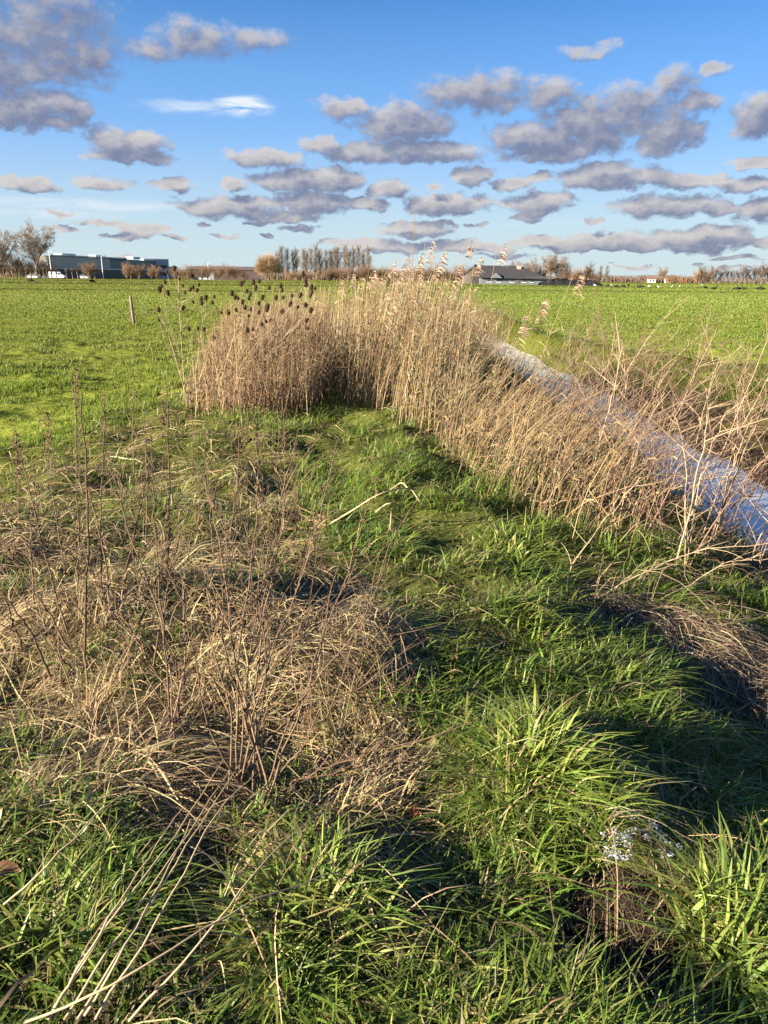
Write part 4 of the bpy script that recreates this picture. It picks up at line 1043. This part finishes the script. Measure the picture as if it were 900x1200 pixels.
mb = MB(); box(mb, 6.05, 10.5, 1, 16, -.3, 6.0, (.36, .36, .38)); mb.obj('annex', M_wall, eb, False)
mb = MB(); box(mb, -5, 5, -.06, -.01, 1.5, 3.2, (.06, .07, .08)); box(mb, -5, 5, -.06, -.01, 5, 6.6, (.06, .07, .08)); mb.obj('window', M_glass, eb, False)
mb = MB(); box(mb, -6.2, 6.2, -.2, 18.2, 9.21, 9.6, (.66, .67, .67)); mb.obj('roof', M_paint, eb, False)
# low shed behind the roadside trees
S = ground_at(268, 330); sh = thing('long_shed', 'long low dark shed behind the brown roadside trees', 'building', S, rz=.05)
mb = MB(); box(mb, -16, 16, 0, 12, -.3, 4.2, (.10, .075, .07)); mb.obj('wall', M_wall, sh, False)
mb = MB(); V = np.array([[-16.4, -.5, 4.2], [16.4, -.5, 4.2], [16.4, 6, 5.6], [-16.4, 6, 5.6], [-16.4, 12.5, 4.2], [16.4, 12.5, 4.2]]); mb.add(V, [[0, 1, 2, 3], [3, 2, 5, 4]], [[0, 3, 4], [1, 5, 2]], col=np.array([.13, .10, .095])); mb.obj('roof', M_roof, sh, False)
mb = MB(); box(mb, -9, -6, -.06, -.01, 0, 3, (.3, .3, .3)); mb.obj('door', M_paint, sh, False)

# farmhouse
FD = 235
fx0, fx1 = pt(545, 330, FD)[0], pt(643, 330, FD)[0]; fc = pt(600, 330, FD)
fm = thing('farmhouse', 'long low farmhouse with dark roof and pale walls beyond the right field', 'farmhouse', (fc[0], FD, float(H(fc[0], 200))), rz=-.06)
xl, xr = fx0 - fc[0] + 4.2, fx1 - fc[0]
mb = MB(); box(mb, xl + .4, xr - .4, .3, 9.7, -.3, 2.3, (.14, .15, .17)); mb.obj('wall', M_wall, fm, False)
mb = MB()
V = np.array([[xl, -.5, 1.95], [xr + .3, -.5, 1.6], [xr + .3, 10.3, 1.6], [xl, 10.3, 1.95], [xl + .3, 5, 5.5], [xr - 8.6, 5, 5.5]])
mb.add(V, [[0, 1, 5, 4], [2, 3, 4, 5]], [[1, 2, 5], [3, 0, 4]], col=np.array([.045, .042, .045])); mb.add(V[[0, 1, 2, 3]] - [0, 0, .02], [[3, 2, 1, 0]], col=np.array([.045, .042, .045])); rf = mb.obj('roof', M_roof, fm, False)
mb = MB(); box(mb, 1.6, 2.9, 3.5, 4.8, 3.2, 5.6, (.34, .28, .22)); box(mb, 1.5, 3.0, 3.4, 4.9, 5.602, 5.8, (.22, .18, .15)); mb.obj('chimney', M_wall, rf, False)
for x0, x1 in ((-7.4, -5.8), (-4.6, -3.2), (-.6, .6), (3.2, 4.2), (5.4, 6.4)):
    mb = MB(); box(mb, x0, x1, .2, .29, .8, 1.75, (.05, .06, .07)); w = mb.obj('window', M_glass, fm, False)
    mb = MB(); box(mb, x0 - .12, x1 + .12, .12, .195, .62, .79, (.72, .72, .70)); mb.obj('sill', M_paint, w, False)
mb = MB(); box(mb, 1.2, 2.3, .2, .29, -.1, 1.9, (.12, .10, .09)); mb.obj('door', M_paint, fm, False)
mb = MB(); V = np.array([[xl + 3.2, -.9, 1.9], [xl + 6.8, -.9, 1.9], [xl + 5.0, -.9, 3.3], [xl + 3.2, 3, 1.9], [xl + 6.8, 3, 1.9], [xl + 5.0, 3, 3.3]])
mb.add(V, [[0, 3, 5, 2], [1, 2, 5, 4]], [[0, 2, 1]], col=np.array([.15, .16, .18])); mb.obj('porch', M_wall, fm, False)
bb_ = pt(557, 330, FD + 6)
br_ = thing('barn', 'dark gabled barn at the left end of the farmhouse', 'barn', (bb_[0], FD + 6, float(H(bb_[0], 200))), rz=-.06)
mb = MB(); box(mb, -3.6, 3.4, .2, 12, -.3, 2.8, (.16, .13, .11)); mb.add(np.array([[-3.6, .2, 2.8], [3.4, .2, 2.8], [-.1, .2, 5.6]]), Ft=[[0, 1, 2]], col=(.13, .10, .075)); mb.obj('wall', M_wall, br_, False)
mb = MB(); V = np.array([[-4, -.1, 2.6], [-.1, -.1, 5.85], [3.9, -.1, 2.6], [-4, 12.4, 2.6], [-.1, 12.4, 5.85], [3.9, 12.4, 2.6]]); mb.add(V, [[0, 1, 4, 3], [1, 2, 5, 4]], col=np.array([.05, .04, .04])); rfb = mb.obj('roof', M_roof, br_, False)
mb = MB(); box(mb, 1.2, 2.0, 4.2, 5, 4.0, 5.9, (.2, .13, .09)); mb.obj('chimney', M_wall, rfb, False)
mb = MB(); box(mb, -1.4, 1.2, .1, .19, 0, 2.3, (.06, .05, .045)); mb.obj('door', M_wood, br_, False)
# silage heap
p0 = pt(668, 330, 215); hp = thing('silage_heap', 'long black covered silage heap right of the farmhouse', 'silage heap', (p0[0], 215, float(H(p0[0], 200))))
nx_, ny_ = 70, 12; u = np.linspace(-8.3, 8.8, nx_); v = np.linspace(-2.2, 2.2, ny_); U_, V_ = np.meshgrid(u, v, indexing='ij')
hz = 1.75 * np.clip(1 - (V_ / 2.2) ** 2, 0, 1) ** .5 * np.clip(1 - (U_ / 9.2) ** 6, 0, 1) * (.62 + .75 * fbm(U_ * .7 + 3, V_ * .5, 161, 3)) - .1
i = np.arange(nx_ - 1)[:, None] * ny_ + np.arange(ny_ - 1)[None]
mb = MB(); mb.add(np.stack([U_, V_, hz], -1).reshape(-1, 3), np.stack([i, i + ny_, i + ny_ + 1, i + 1], -1).reshape(-1, 4), col=np.array([.018, .018, .02])); mb.obj('plastic_cover', M_rubber, hp)
mb = MB()
for k in range(26):
    cx, cy = rng.uniform(-7.6, 8), rng.uniform(-1.4, .6); cz = float(np.interp(cx, u, hz[:, 5])) * (1 - (cy / 2.4) ** 2) + .05
    a = np.linspace(0, 2 * PI, 11); P = np.stack([cx + .33 * np.cos(a), cy + .33 * np.sin(a), cz + 0 * a], -1); V, Fq = tubes(P[None], np.full((1, 11), .1), 5); mb.add(V, Fq, col=np.array([.014, .014, .015]))
mb.obj('weight_tyres', M_rubber, hp)
# tiny white and red-roofed houses on the right horizon
for (px, d, w_, wc, rc, lab) in [(785, 520, 6, (.55, .54, .5), (.16, .11, .09), 'small white house right of the lone bare tree on the horizon'), (764, 540, 5, (.45, .42, .38), (.16, .10, .08), 'tiny pale house left of the lone bare tree on the right horizon')]:
    p0 = ground_at(px, d); h_ = thing('house', lab, 'house', p0, rz=rng.uniform(-.3, .3))
    mb = MB(); box(mb, -w_ / 2, w_ / 2, 0, 7, -.3, 2.6, wc); mb.obj('wall', M_wall, h_, False)
    mb = MB(); a_ = w_ / 2 + .3; V = np.array([[-a_, -.4, 2.5], [a_, -.4, 2.5], [a_, 3.5, 5], [-a_, 3.5, 5], [-a_, 7.4, 2.5], [a_, 7.4, 2.5]]); mb.add(V, [[0, 1, 2, 3], [3, 2, 5, 4]], [[0, 3, 4], [1, 5, 2]], col=np.array(rc)); mb.obj('roof', M_roof, h_, False)
    mb = MB(); box(mb, -w_ * .3, -w_ * .1, -.06, -.01, .9, 2, (.05, .06, .07)); box(mb, w_ * .1, w_ * .3, -.06, -.01, .9, 2, (.05, .06, .07)); mb.obj('window', M_glass, h_, False)

# road with vehicles and lamp posts at the left
mb = MB(); p1, p2 = ground_at(-80, 296), ground_at(320, 296); box(mb, p1[0], p2[0], 293, 299.5, -.6, -.14, (.06, .06, .062)); tag(mb.obj('road', M_soil, None, False), kind='structure')
def wheel(parent, x, y, r):
    mb = MB(); a = np.linspace(0, 2 * PI, 15); P = np.stack([x + r * .72 * np.cos(a), y + 0 * a, r + r * .72 * np.sin(a)], -1); V, Fq = tubes(P[None], np.full((1, 15), r * .28), 6); mb.add(V, Fq, col=np.array([.02, .02, .02])); w = mb.obj('wheel', M_rubber, parent)
    mb = MB(); P = np.array([[x, y - .06, r], [x, y + .06, r]]); V, Fq = tubes(np.linspace(P[0], P[1], 3)[None], np.array([[r * .55, r * .6, r * .55]]), 10); mb.add(V, Fq, col=np.array([.35, .35, .36])); mb.obj('rim', M_paint, w)
def profile_body(mb, prof, y0, y1, col):
    n = len(prof); V = [[x, y0, z] for x, z in prof] + [[x, y1, z] for x, z in prof]; Fq = [[k, (k + 1) % n, n + (k + 1) % n, n + k] for k in range(n)]
    c0 = np.mean(prof, 0); V += [[c0[0], y0, c0[1]], [c0[0], y1, c0[1]]]; Ft = [[2 * n, (k + 1) % n, k] for k in range(n)] + [[2 * n + 1, n + k, n + (k + 1) % n] for k in range(n)]
    mb.add(np.array(V), Fq, Ft, col=np.array(col))
b = ground_at(67, 293.6); b[2] = -.14
vn = thing('van', 'white delivery van on the road in front of the glass building', 'van', b)
mb = MB(); profile_body(mb, [(-2.9, .35), (2.6, .35), (2.9, .7), (2.75, 1.25), (1.9, 1.5), (1.3, 2.45), (-2.8, 2.55), (-2.95, 2.3)], 0, 2.0, (.74, .74, .73)); mb.obj('body', M_paint, vn, False)
mb = MB(); box(mb, .5, 1.45, -.02, .0, 1.5, 2.15, (.03, .035, .04)); mb.obj('side_window', M_glass, vn, False)
mb = MB(); mb.add(np.array([[1.93, .15, 1.53], [1.93, 1.85, 1.53], [1.36, 1.85, 2.4], [1.36, .15, 2.4]]) + [.03, 0, .02], [[0, 1, 2, 3]], col=np.array([.03, .035, .04])); mb.obj('windscreen', M_glass, vn, False)
for x in (-1.8, 1.8):
    for y in (.12, 1.88): wheel(vn, x, y, .36)
for (px, lab, cc) in [(39, 'pale car on the road below the broad bare tree', (.55, .58, .62)), (98, 'small white car half hidden behind the pollard willows', (.65, .65, .66)), (240, 'silver car on the road in front of the long dark shed', (.5, .52, .55))]:
    b = ground_at(px, 293.8); b[2] = -.14; cr = thing('car', lab, 'car', b)
    mb = MB(); profile_body(mb, [(-2.1, .3), (2.1, .3), (2.2, .6), (2.05, .85), (1.1, .98), (.45, 1.45), (-1.3, 1.48), (-2.05, 1.0), (-2.2, .7)], 0, 1.7, cc); mb.obj('body', M_paint, cr, False)
    mb = MB(); profile_body(mb, [(-1.7, 1.0), (.85, 1.0), (.4, 1.38), (-1.25, 1.41)], -.015, -.002, (.03, .035, .04)); mb.obj('side_window', M_glass, cr, False)
    for x in (-1.35, 1.35):
        for y in (.1, 1.6): wheel(cr, x, y, .31)
for (px, d, h, lab) in [(61.5, 290, 9.6, 'white lamp post in front of the left end of the glass building'), (121.5, 290, 8.2, 'white lamp post before the middle of the glass building'), (245, 310, 6.5, 'short lamp post before the long dark shed')]:
    b = ground_at(px, d); lp = thing('lamp_post', lab, 'lamp post', b)
    mb = MB(); V, Fq = tubes(np.array([[[0, 0, -.2], [0, 0, h * .5], [0, 0, h]]]), np.array([[.2, .16, .12]]), 8); mb.add(V, Fq, col=np.array([.75, .75, .74])); mb.obj('pole', M_paint, lp)
    mb = MB(); box(mb, -.1, 1.3, -.14, .14, h + .01, h + .16, (.55, .55, .55)); mb.obj('lamp_head', M_paint, lp, False)

# ------------------------------------------------------------------ birds on the fields
def bird_mesh(kind, col):
    mb = MB()
    if kind == 0: pts = [(-.42, .33), (-.3, .37), (-.05, .40), (.2, .42), (.32, .52), (.35, .66), (.40, .76), (.52, .74)]; R = [.015, .08, .16, .14, .065, .045, .055, .012]
    else: pts = [(-.42, .36), (-.3, .39), (-.05, .40), (.2, .38), (.36, .30), (.46, .18), (.52, .08), (.56, .02)]; R = [.015, .09, .16, .14, .07, .045, .055, .012]
    P = np.array([[x, 0, z] for x, z in pts]); V, Fq = tubes(curve_pts(P, 16)[None], np.interp(np.linspace(0, 7, 16), range(8), R)[None], 8); mb.add(V, Fq, col=np.array(col))
    body = mb.mesh('bird_body', M_feather)
    mb = MB(); V, Fq = tubes(np.array([[[.03, -.06, .3], [.02, -.06, .15], [.03, -.06, 0]], [[-.02, .06, .3], [-.03, .06, .15], [-.02, .06, 0]]]), np.full((2, 3), .016), 5); mb.add(V, Fq, col=np.array([.1, .06, .03])); legs = mb.mesh('bird_legs', M_feather)
    return body, legs
BM = {(k, c): bird_mesh(k, (.025, .02, .018) if c == 0 else (.75, .74, .70)) for k in (0, 1) for c in (0, 1)}
def bird(px, py, c, label, size=1.0):
    b = gp(px, py); k = int(rng.random() < .5); t = thing('goose' if c == 0 else 'swan', label, 'bird', b, rz=rng.choice([0, PI]) + rng.normal(0, .4), group='dark geese on the fields' if c == 0 else 'white birds on the right field')
    for nm, me in zip(('body', 'legs'), BM[(k, c)]):
        o = bpy.data.objects.new(nm, me); C.objects.link(o); o.parent = t; o.scale = (size,) * 3
bird(36, 332, 0, 'dark goose alone at the far left of the left field', 1.6); bird(108, 333, 0, 'dark goose in the left field in front of the glass building', 1.6)
for i, px in enumerate([712, 722, 730, 736, 749, 753, 826, 836, 862, 866, 872, 888, 893]):
    bird(px, [337, 338.5, 338, 337, 339, 338.5, 339.5, 341.5, 341.5, 341.5, 341.5, 341.3, 341.5][i], 0, 'dark goose on the right field, %s from the left of the scattered flock' % ORD[i], 1.3)
for i, px in enumerate([697, 716, 730, 736, 761, 772, 787, 797, 822]):
    bird(px, [335.5, 335.5, 336, 336, 336.6, 338, 338, 336.5, 335.6][i], 1, 'white bird on the right field, %s from the left' % ORD[i], .85)

# ------------------------------------------------------------------ sun, sky, camera
SUN_AZ_BACK = math.radians(24); SUN_EL = math.radians(17.5)
sv = np.array([-math.cos(SUN_AZ_BACK) * math.cos(SUN_EL), -math.sin(SUN_AZ_BACK) * math.cos(SUN_EL), math.sin(SUN_EL)])   # towards the sun
sd = bpy.data.lights.new('sun', 'SUN'); sd.energy = 5.0; sd.angle = math.radians(.55); sd.color = (1.0, .90, .72)
so = bpy.data.objects.new('sun', sd); C.objects.link(so); so.rotation_euler = Vector(sv).to_track_quat('Z', 'Y').to_euler()

w = bpy.data.worlds.new('World'); scene.world = w; w.use_nodes = True
nt = w.node_tree; N = nt.nodes; L = nt.links; N.clear()
out = N.new('ShaderNodeOutputWorld'); bg = N.new('ShaderNodeBackground'); L.new(bg.outputs[0], out.inputs[0])
sky = N.new('ShaderNodeTexSky'); sky.sky_type = 'NISHITA'; sky.sun_disc = False; sky.sun_elevation = SUN_EL
sky.sun_rotation = math.atan2(sv[0], sv[1]); sky.air_density = 1.0; sky.dust_density = .3; sky.ozone_density = 2.5; sky.altitude = 0
bg.inputs['Strength'].default_value = .066
geo = N.new('ShaderNodeNewGeometry')
tcw = N.new('ShaderNodeTexCoord')
sx = N.new('ShaderNodeSeparateXYZ'); L.new(tcw.outputs['Generated'], sx.inputs[0])
def math_(op, a, b=None, c=None, clamp=False):
    n = N.new('ShaderNodeMath'); n.operation = op; n.use_clamp = clamp
    for i, v in enumerate((a, b, c)):
        if v is None: continue
        if isinstance(v, (int, float)): n.inputs[i].default_value = v
        else: L.new(v, n.inputs[i])
    return n.outputs[0]
az = math_('ARCTAN2', sx.outputs[0], sx.outputs[1]); el = math_('ARCSINE', sx.outputs[2])
comb = N.new('ShaderNodeCombineXYZ'); L.new(az, comb.inputs[0]); L.new(el, comb.inputs[1])
def azel(px, py):
    d = ray(px, py); d = d / np.linalg.norm(d); return math.atan2(d[0], d[1]), math.asin(d[2])
def vmath(op, a, b=None, c=None, scale=None):
    n = N.new('ShaderNodeVectorMath'); n.operation = op
    for i, v in enumerate((a, b, c)):
        if v is None: continue
        if isinstance(v, (tuple, list)): n.inputs[i].default_value = v
        else: L.new(v, n.inputs[i])
    if scale is not None: n.inputs['Scale'].default_value = scale
    return n
CLOUDS = [(30, 35, 100, 66), (50, 45, 90, 60), (120, 262, 24, 4), (180, 268, 18, 6), (470, 262, 14, 3), (520, 263, 12, 3), (350, 268, 22, 4), (265, 275, 12, 3), (400, 300, 18, 3), (140, 300, 14, 2), (590, 300, 30, 3), (860, 302, 26, 3), (740, 312, 24, 2), (100, 66, 45, 34), (20, 88, 60, 24), (-40, 60, 80, 70), (70, 10, 60, 40),
 (230, 46, 50, 24), (178, 60, 34, 14), (300, 47, 40, 17),
 (15, 130, 55, 24), (92, 135, 22, 16), (60, 118, 45, 20), (50, 145, 30, 12),
 (128, 166, 30, 21), (165, 172, 38, 20), (148, 184, 46, 7),
 (32, 217, 40, 10), (120, 215, 31, 10), (205, 216, 24, 8), (180, 214, 16, 4),
 (270, 243, 58, 14), (240, 246, 30, 6), (368, 238, 46, 15), (335, 255, 40, 7),
 (312, 185, 42, 12), (374, 172, 24, 13), (355, 212, 58, 13), (402, 210, 24, 12), (275, 217, 20, 7), (430, 240, 24, 8), (452, 221, 26, 10),
 (470, 145, 60, 26), (400, 128, 30, 14), (500, 178, 70, 14), (425, 180, 50, 14),
 (560, 108, 68, 28), (642, 110, 42, 22), (690, 146, 66, 36), (620, 160, 48, 18), (790, 95, 28, 18), (780, 150, 44, 32), (820, 120, 26, 18), (888, 135, 30, 28), (650, 176, 66, 14), (740, 118, 40, 22), (690, 58, 36, 9), (835, 80, 14, 10),
 (720, 206, 68, 15), (690, 208, 40, 13), (812, 213, 44, 9), (885, 192, 30, 6), (872, 216, 36, 10),
 (557, 205, 25, 12), (525, 240, 52, 13), (488, 243, 20, 7), (630, 238, 42, 13), (597, 216, 25, 7), (630, 206, 16, 7),
 (780, 241, 62, 14), (842, 245, 20, 9), (885, 246, 34, 14),
 (485, 269, 38, 10), (455, 289, 60, 8), (530, 289, 42, 9), (415, 284, 34, 6), (588, 291, 24, 6),
 (650, 286, 50, 8), (700, 282, 48, 11), (760, 282, 52, 13), (828, 280, 46, 15), (885, 284, 40, 8), (625, 283, 30, 6), (720, 291, 120, 5),
 (165, 270, 30, 9), (75, 250, 18, 3), (60, 264, 20, 3), (204, 278, 14, 3), (240, 262, 10, 3), (140, 277, 16, 3), (85, 270, 18, 3),
 (508, 217, 10, 5), (553, 263, 13, 2), (692, 260, 11, 4), (620, 256, 16, 5), (315, 279, 8, 3), (300, 262, 10, 3), (860, 314, 13, 2), (812, 311, 10, 1.6), (690, 318, 12, 1.5),
 (980, 120, 60, 30), (960, 230, 60, 16), (1020, 280, 90, 12), (-60, 220, 50, 12), (-90, 140, 50, 24), (-70, 262, 40, 5)]
# clouds outside the picture: scattered ones carry the sky on, overhead ones added for fill
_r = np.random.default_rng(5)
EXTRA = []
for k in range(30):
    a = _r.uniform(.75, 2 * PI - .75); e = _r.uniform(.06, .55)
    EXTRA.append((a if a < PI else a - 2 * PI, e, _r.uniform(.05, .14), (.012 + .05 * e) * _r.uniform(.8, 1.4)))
for k in range(16):  # high ring of unseen clouds, added as neutral fill light on the ground
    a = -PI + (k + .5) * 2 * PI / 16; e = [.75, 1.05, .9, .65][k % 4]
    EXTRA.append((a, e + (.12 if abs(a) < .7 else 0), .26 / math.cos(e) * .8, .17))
nlo = N.new('ShaderNodeTexNoise'); nlo.noise_dimensions = '2D'; nlo.inputs['Scale'].default_value = 16; nlo.inputs['Detail'].default_value = 2; L.new(comb.outputs[0], nlo.inputs['Vector'])
def density(vec, hi_detail):
    mp = vmath('MULTIPLY', vec, (1.0, 1.5, 1.0))
    wn = N.new('ShaderNodeTexNoise'); wn.noise_dimensions = '2D'; wn.inputs['Scale'].default_value = 26; wn.inputs['Detail'].default_value = 4; wn.inputs['Roughness'].default_value = .55; L.new(mp.outputs[0], wn.inputs['Vector'])
    wc = vmath('SUBTRACT', wn.outputs['Color'], (.5, .5, .5)); ws = vmath('MULTIPLY', wc.outputs[0], (.042, .020, 0)); wv = vmath('ADD', vec, ws.outputs[0])
    m = None
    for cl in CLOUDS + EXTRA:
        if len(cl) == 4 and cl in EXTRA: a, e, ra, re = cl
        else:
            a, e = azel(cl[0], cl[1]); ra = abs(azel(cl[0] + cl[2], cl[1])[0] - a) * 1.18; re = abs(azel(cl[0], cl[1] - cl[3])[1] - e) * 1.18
        f = vmath('MULTIPLY_ADD', wv.outputs[0], (1 / ra, 1 / re, 0), (-a / ra, -e / re, 0))
        d = vmath('DOT_PRODUCT', f.outputs[0], f.outputs[0]).outputs['Value']
        if m is None: m = d
        else:
            q = N.new('ShaderNodeMath'); q.operation = 'SMOOTH_MIN'; q.inputs[2].default_value = .35; L.new(m, q.inputs[0]); L.new(d, q.inputs[1]); m = q.outputs[0]
    base = math_('SUBTRACT', 1.0, m)
    base = math_('MAXIMUM', base, -2.0)
    nz = N.new('ShaderNodeTexNoise'); nz.noise_dimensions = '2D'; nz.inputs['Scale'].default_value = 40; nz.inputs['Detail'].default_value = hi_detail; nz.inputs['Roughness'].default_value = .63; L.new(mp.outputs[0], nz.inputs['Vector'])
    return math_('MULTIPLY_ADD', math_('SUBTRACT', nz.outputs['Fac'], .5), 1.9, base)
D0 = density(comb.outputs[0], 7)
off = vmath('ADD', comb.outputs[0], (-.010, .013, 0))
D1 = density(off.outputs[0], 5)
def ramp(v, a, b, clampv=True):
    n = N.new('ShaderNodeMapRange'); n.interpolation_type = 'SMOOTHSTEP'; n.inputs[1].default_value = a; n.inputs[2].default_value = b
    L.new(v, n.inputs[0]); return n.outputs[0]
soft = ramp(el, .10, .38)
hi = N.new('ShaderNodeMapRange'); L.new(D0, hi.inputs[0]); hi.inputs[1].default_value = -.12; L.new(math_('MULTIPLY_ADD', soft, 1.2, .6), hi.inputs[2]); hi.interpolation_type = 'SMOOTHSTEP'
cover = hi.outputs[0]
thick = ramp(D0, .0, 1.5)
lit0 = ramp(math_('SUBTRACT', D0, D1), -.55, 1.5)
lit = math_('ADD', math_('MULTIPLY', lit0, math_('MULTIPLY_ADD', thick, -.5, 1.18)), math_('MULTIPLY', math_('SUBTRACT', nlo.outputs['Fac'], .5), .35), None, True)
# colours
def mixc(f, a, b):
    n = N.new('ShaderNodeMix'); n.data_type = 'RGBA'
    if isinstance(f, (int, float)): n.inputs[0].default_value = f
    else: L.new(f, n.inputs[0])
    for i, v in ((6, a), (7, b)):
        if isinstance(v, tuple): n.inputs[i].default_value = v
        else: L.new(v, n.inputs[i])
    return n.outputs[2]
hs = N.new('ShaderNodeHueSaturation'); hs.inputs['Saturation'].default_value = 1.45; hs.inputs['Hue'].default_value = .515; hs.inputs['Value'].default_value = .66; L.new(sky.outputs[0], hs.inputs['Color'])
SKYC = hs.outputs[0]
low = ramp(el, .19, -.01)      # the pale air near the horizon
CS = 3.7
ccol = mixc(lit, (.78, .90, 1.40, 1), (2.75, 2.58, 2.5, 1))
mid = ramp(el, .40, .12)
SKYC = mixc(math_('MULTIPLY', mid, .65), SKYC, (1.2, 2.3, 4.3, 1))
SKYC = mixc(math_('MULTIPLY', low, .9), SKYC, (2.6, 3.15, 3.2, 1))
# thin white cirrus streaks
wm = vmath('MULTIPLY', comb.outputs[0], (9.0, 60.0, 1.0)); wz = N.new('ShaderNodeTexNoise'); wz.noise_dimensions = '2D'; wz.inputs['Scale'].default_value = 1.6; wz.inputs['Detail'].default_value = 6; wz.inputs['Distortion'].default_value = .8; L.new(wm.outputs[0], wz.inputs['Vector'])
cm = None
for (px_, py_, rx_, ry_, k_) in [(285, 124, 34, 11, 1.3), (225, 126, 62, 8, .8), (100, 240, 150, 7, .75), (40, 250, 120, 6, .6), (600, 262, 140, 6, .35)]:
    a, e = azel(px_, py_); ra = abs(azel(px_ + rx_, py_)[0] - a) * 1.3; re = abs(azel(px_, py_ - ry_)[1] - e) * 1.5
    f = vmath('MULTIPLY_ADD', comb.outputs[0], (1 / ra, 1 / re, 0), (-a / ra, -e / re, 0)); d = vmath('DOT_PRODUCT', f.outputs[0], f.outputs[0]).outputs['Value']
    v = math_('MULTIPLY', math_('SUBTRACT', 1.0, d, None, True), k_); cm = v if cm is None else math_('MAXIMUM', cm, v)
SKYC = mixc(math_('MULTIPLY', math_('POWER', cm, 1.6), ramp(wz.outputs['Fac'], .25, .7)), SKYC, (3.3, 3.6, 3.8, 1))
skyc = mixc(math_('MULTIPLY', cover, .93), SKYC, ccol)
L.new(skyc, bg.inputs['Color'])

w.cycles.sampling_method = 'MANUAL'; w.cycles.sample_map_resolution = 128
cd = bpy.data.cameras.new('camera'); co = bpy.data.objects.new('camera', cd); C.objects.link(co); scene.camera = co
cd.sensor_fit = 'VERTICAL'; cd.sensor_height = 36.0; cd.lens = F / 1200 * 36; cd.clip_start = .05; cd.clip_end = 9000
co.matrix_world = Matrix(((rt[0], up[0], -fw[0], 0), (rt[1], up[1], -fw[1], 0), (rt[2], up[2], -fw[2], EYE), (0, 0, 0, 1)))
vs = scene.view_settings; vs.view_transform = 'Standard'; vs.look = 'None'; vs.exposure = 1.95; vs.gamma = 1; vs.use_curve_mapping = False
scene.cycles.max_bounces = 6; scene.cycles.diffuse_bounces = 3; scene.cycles.transmission_bounces = 4
scene.cycles.sample_clamp_indirect = 4
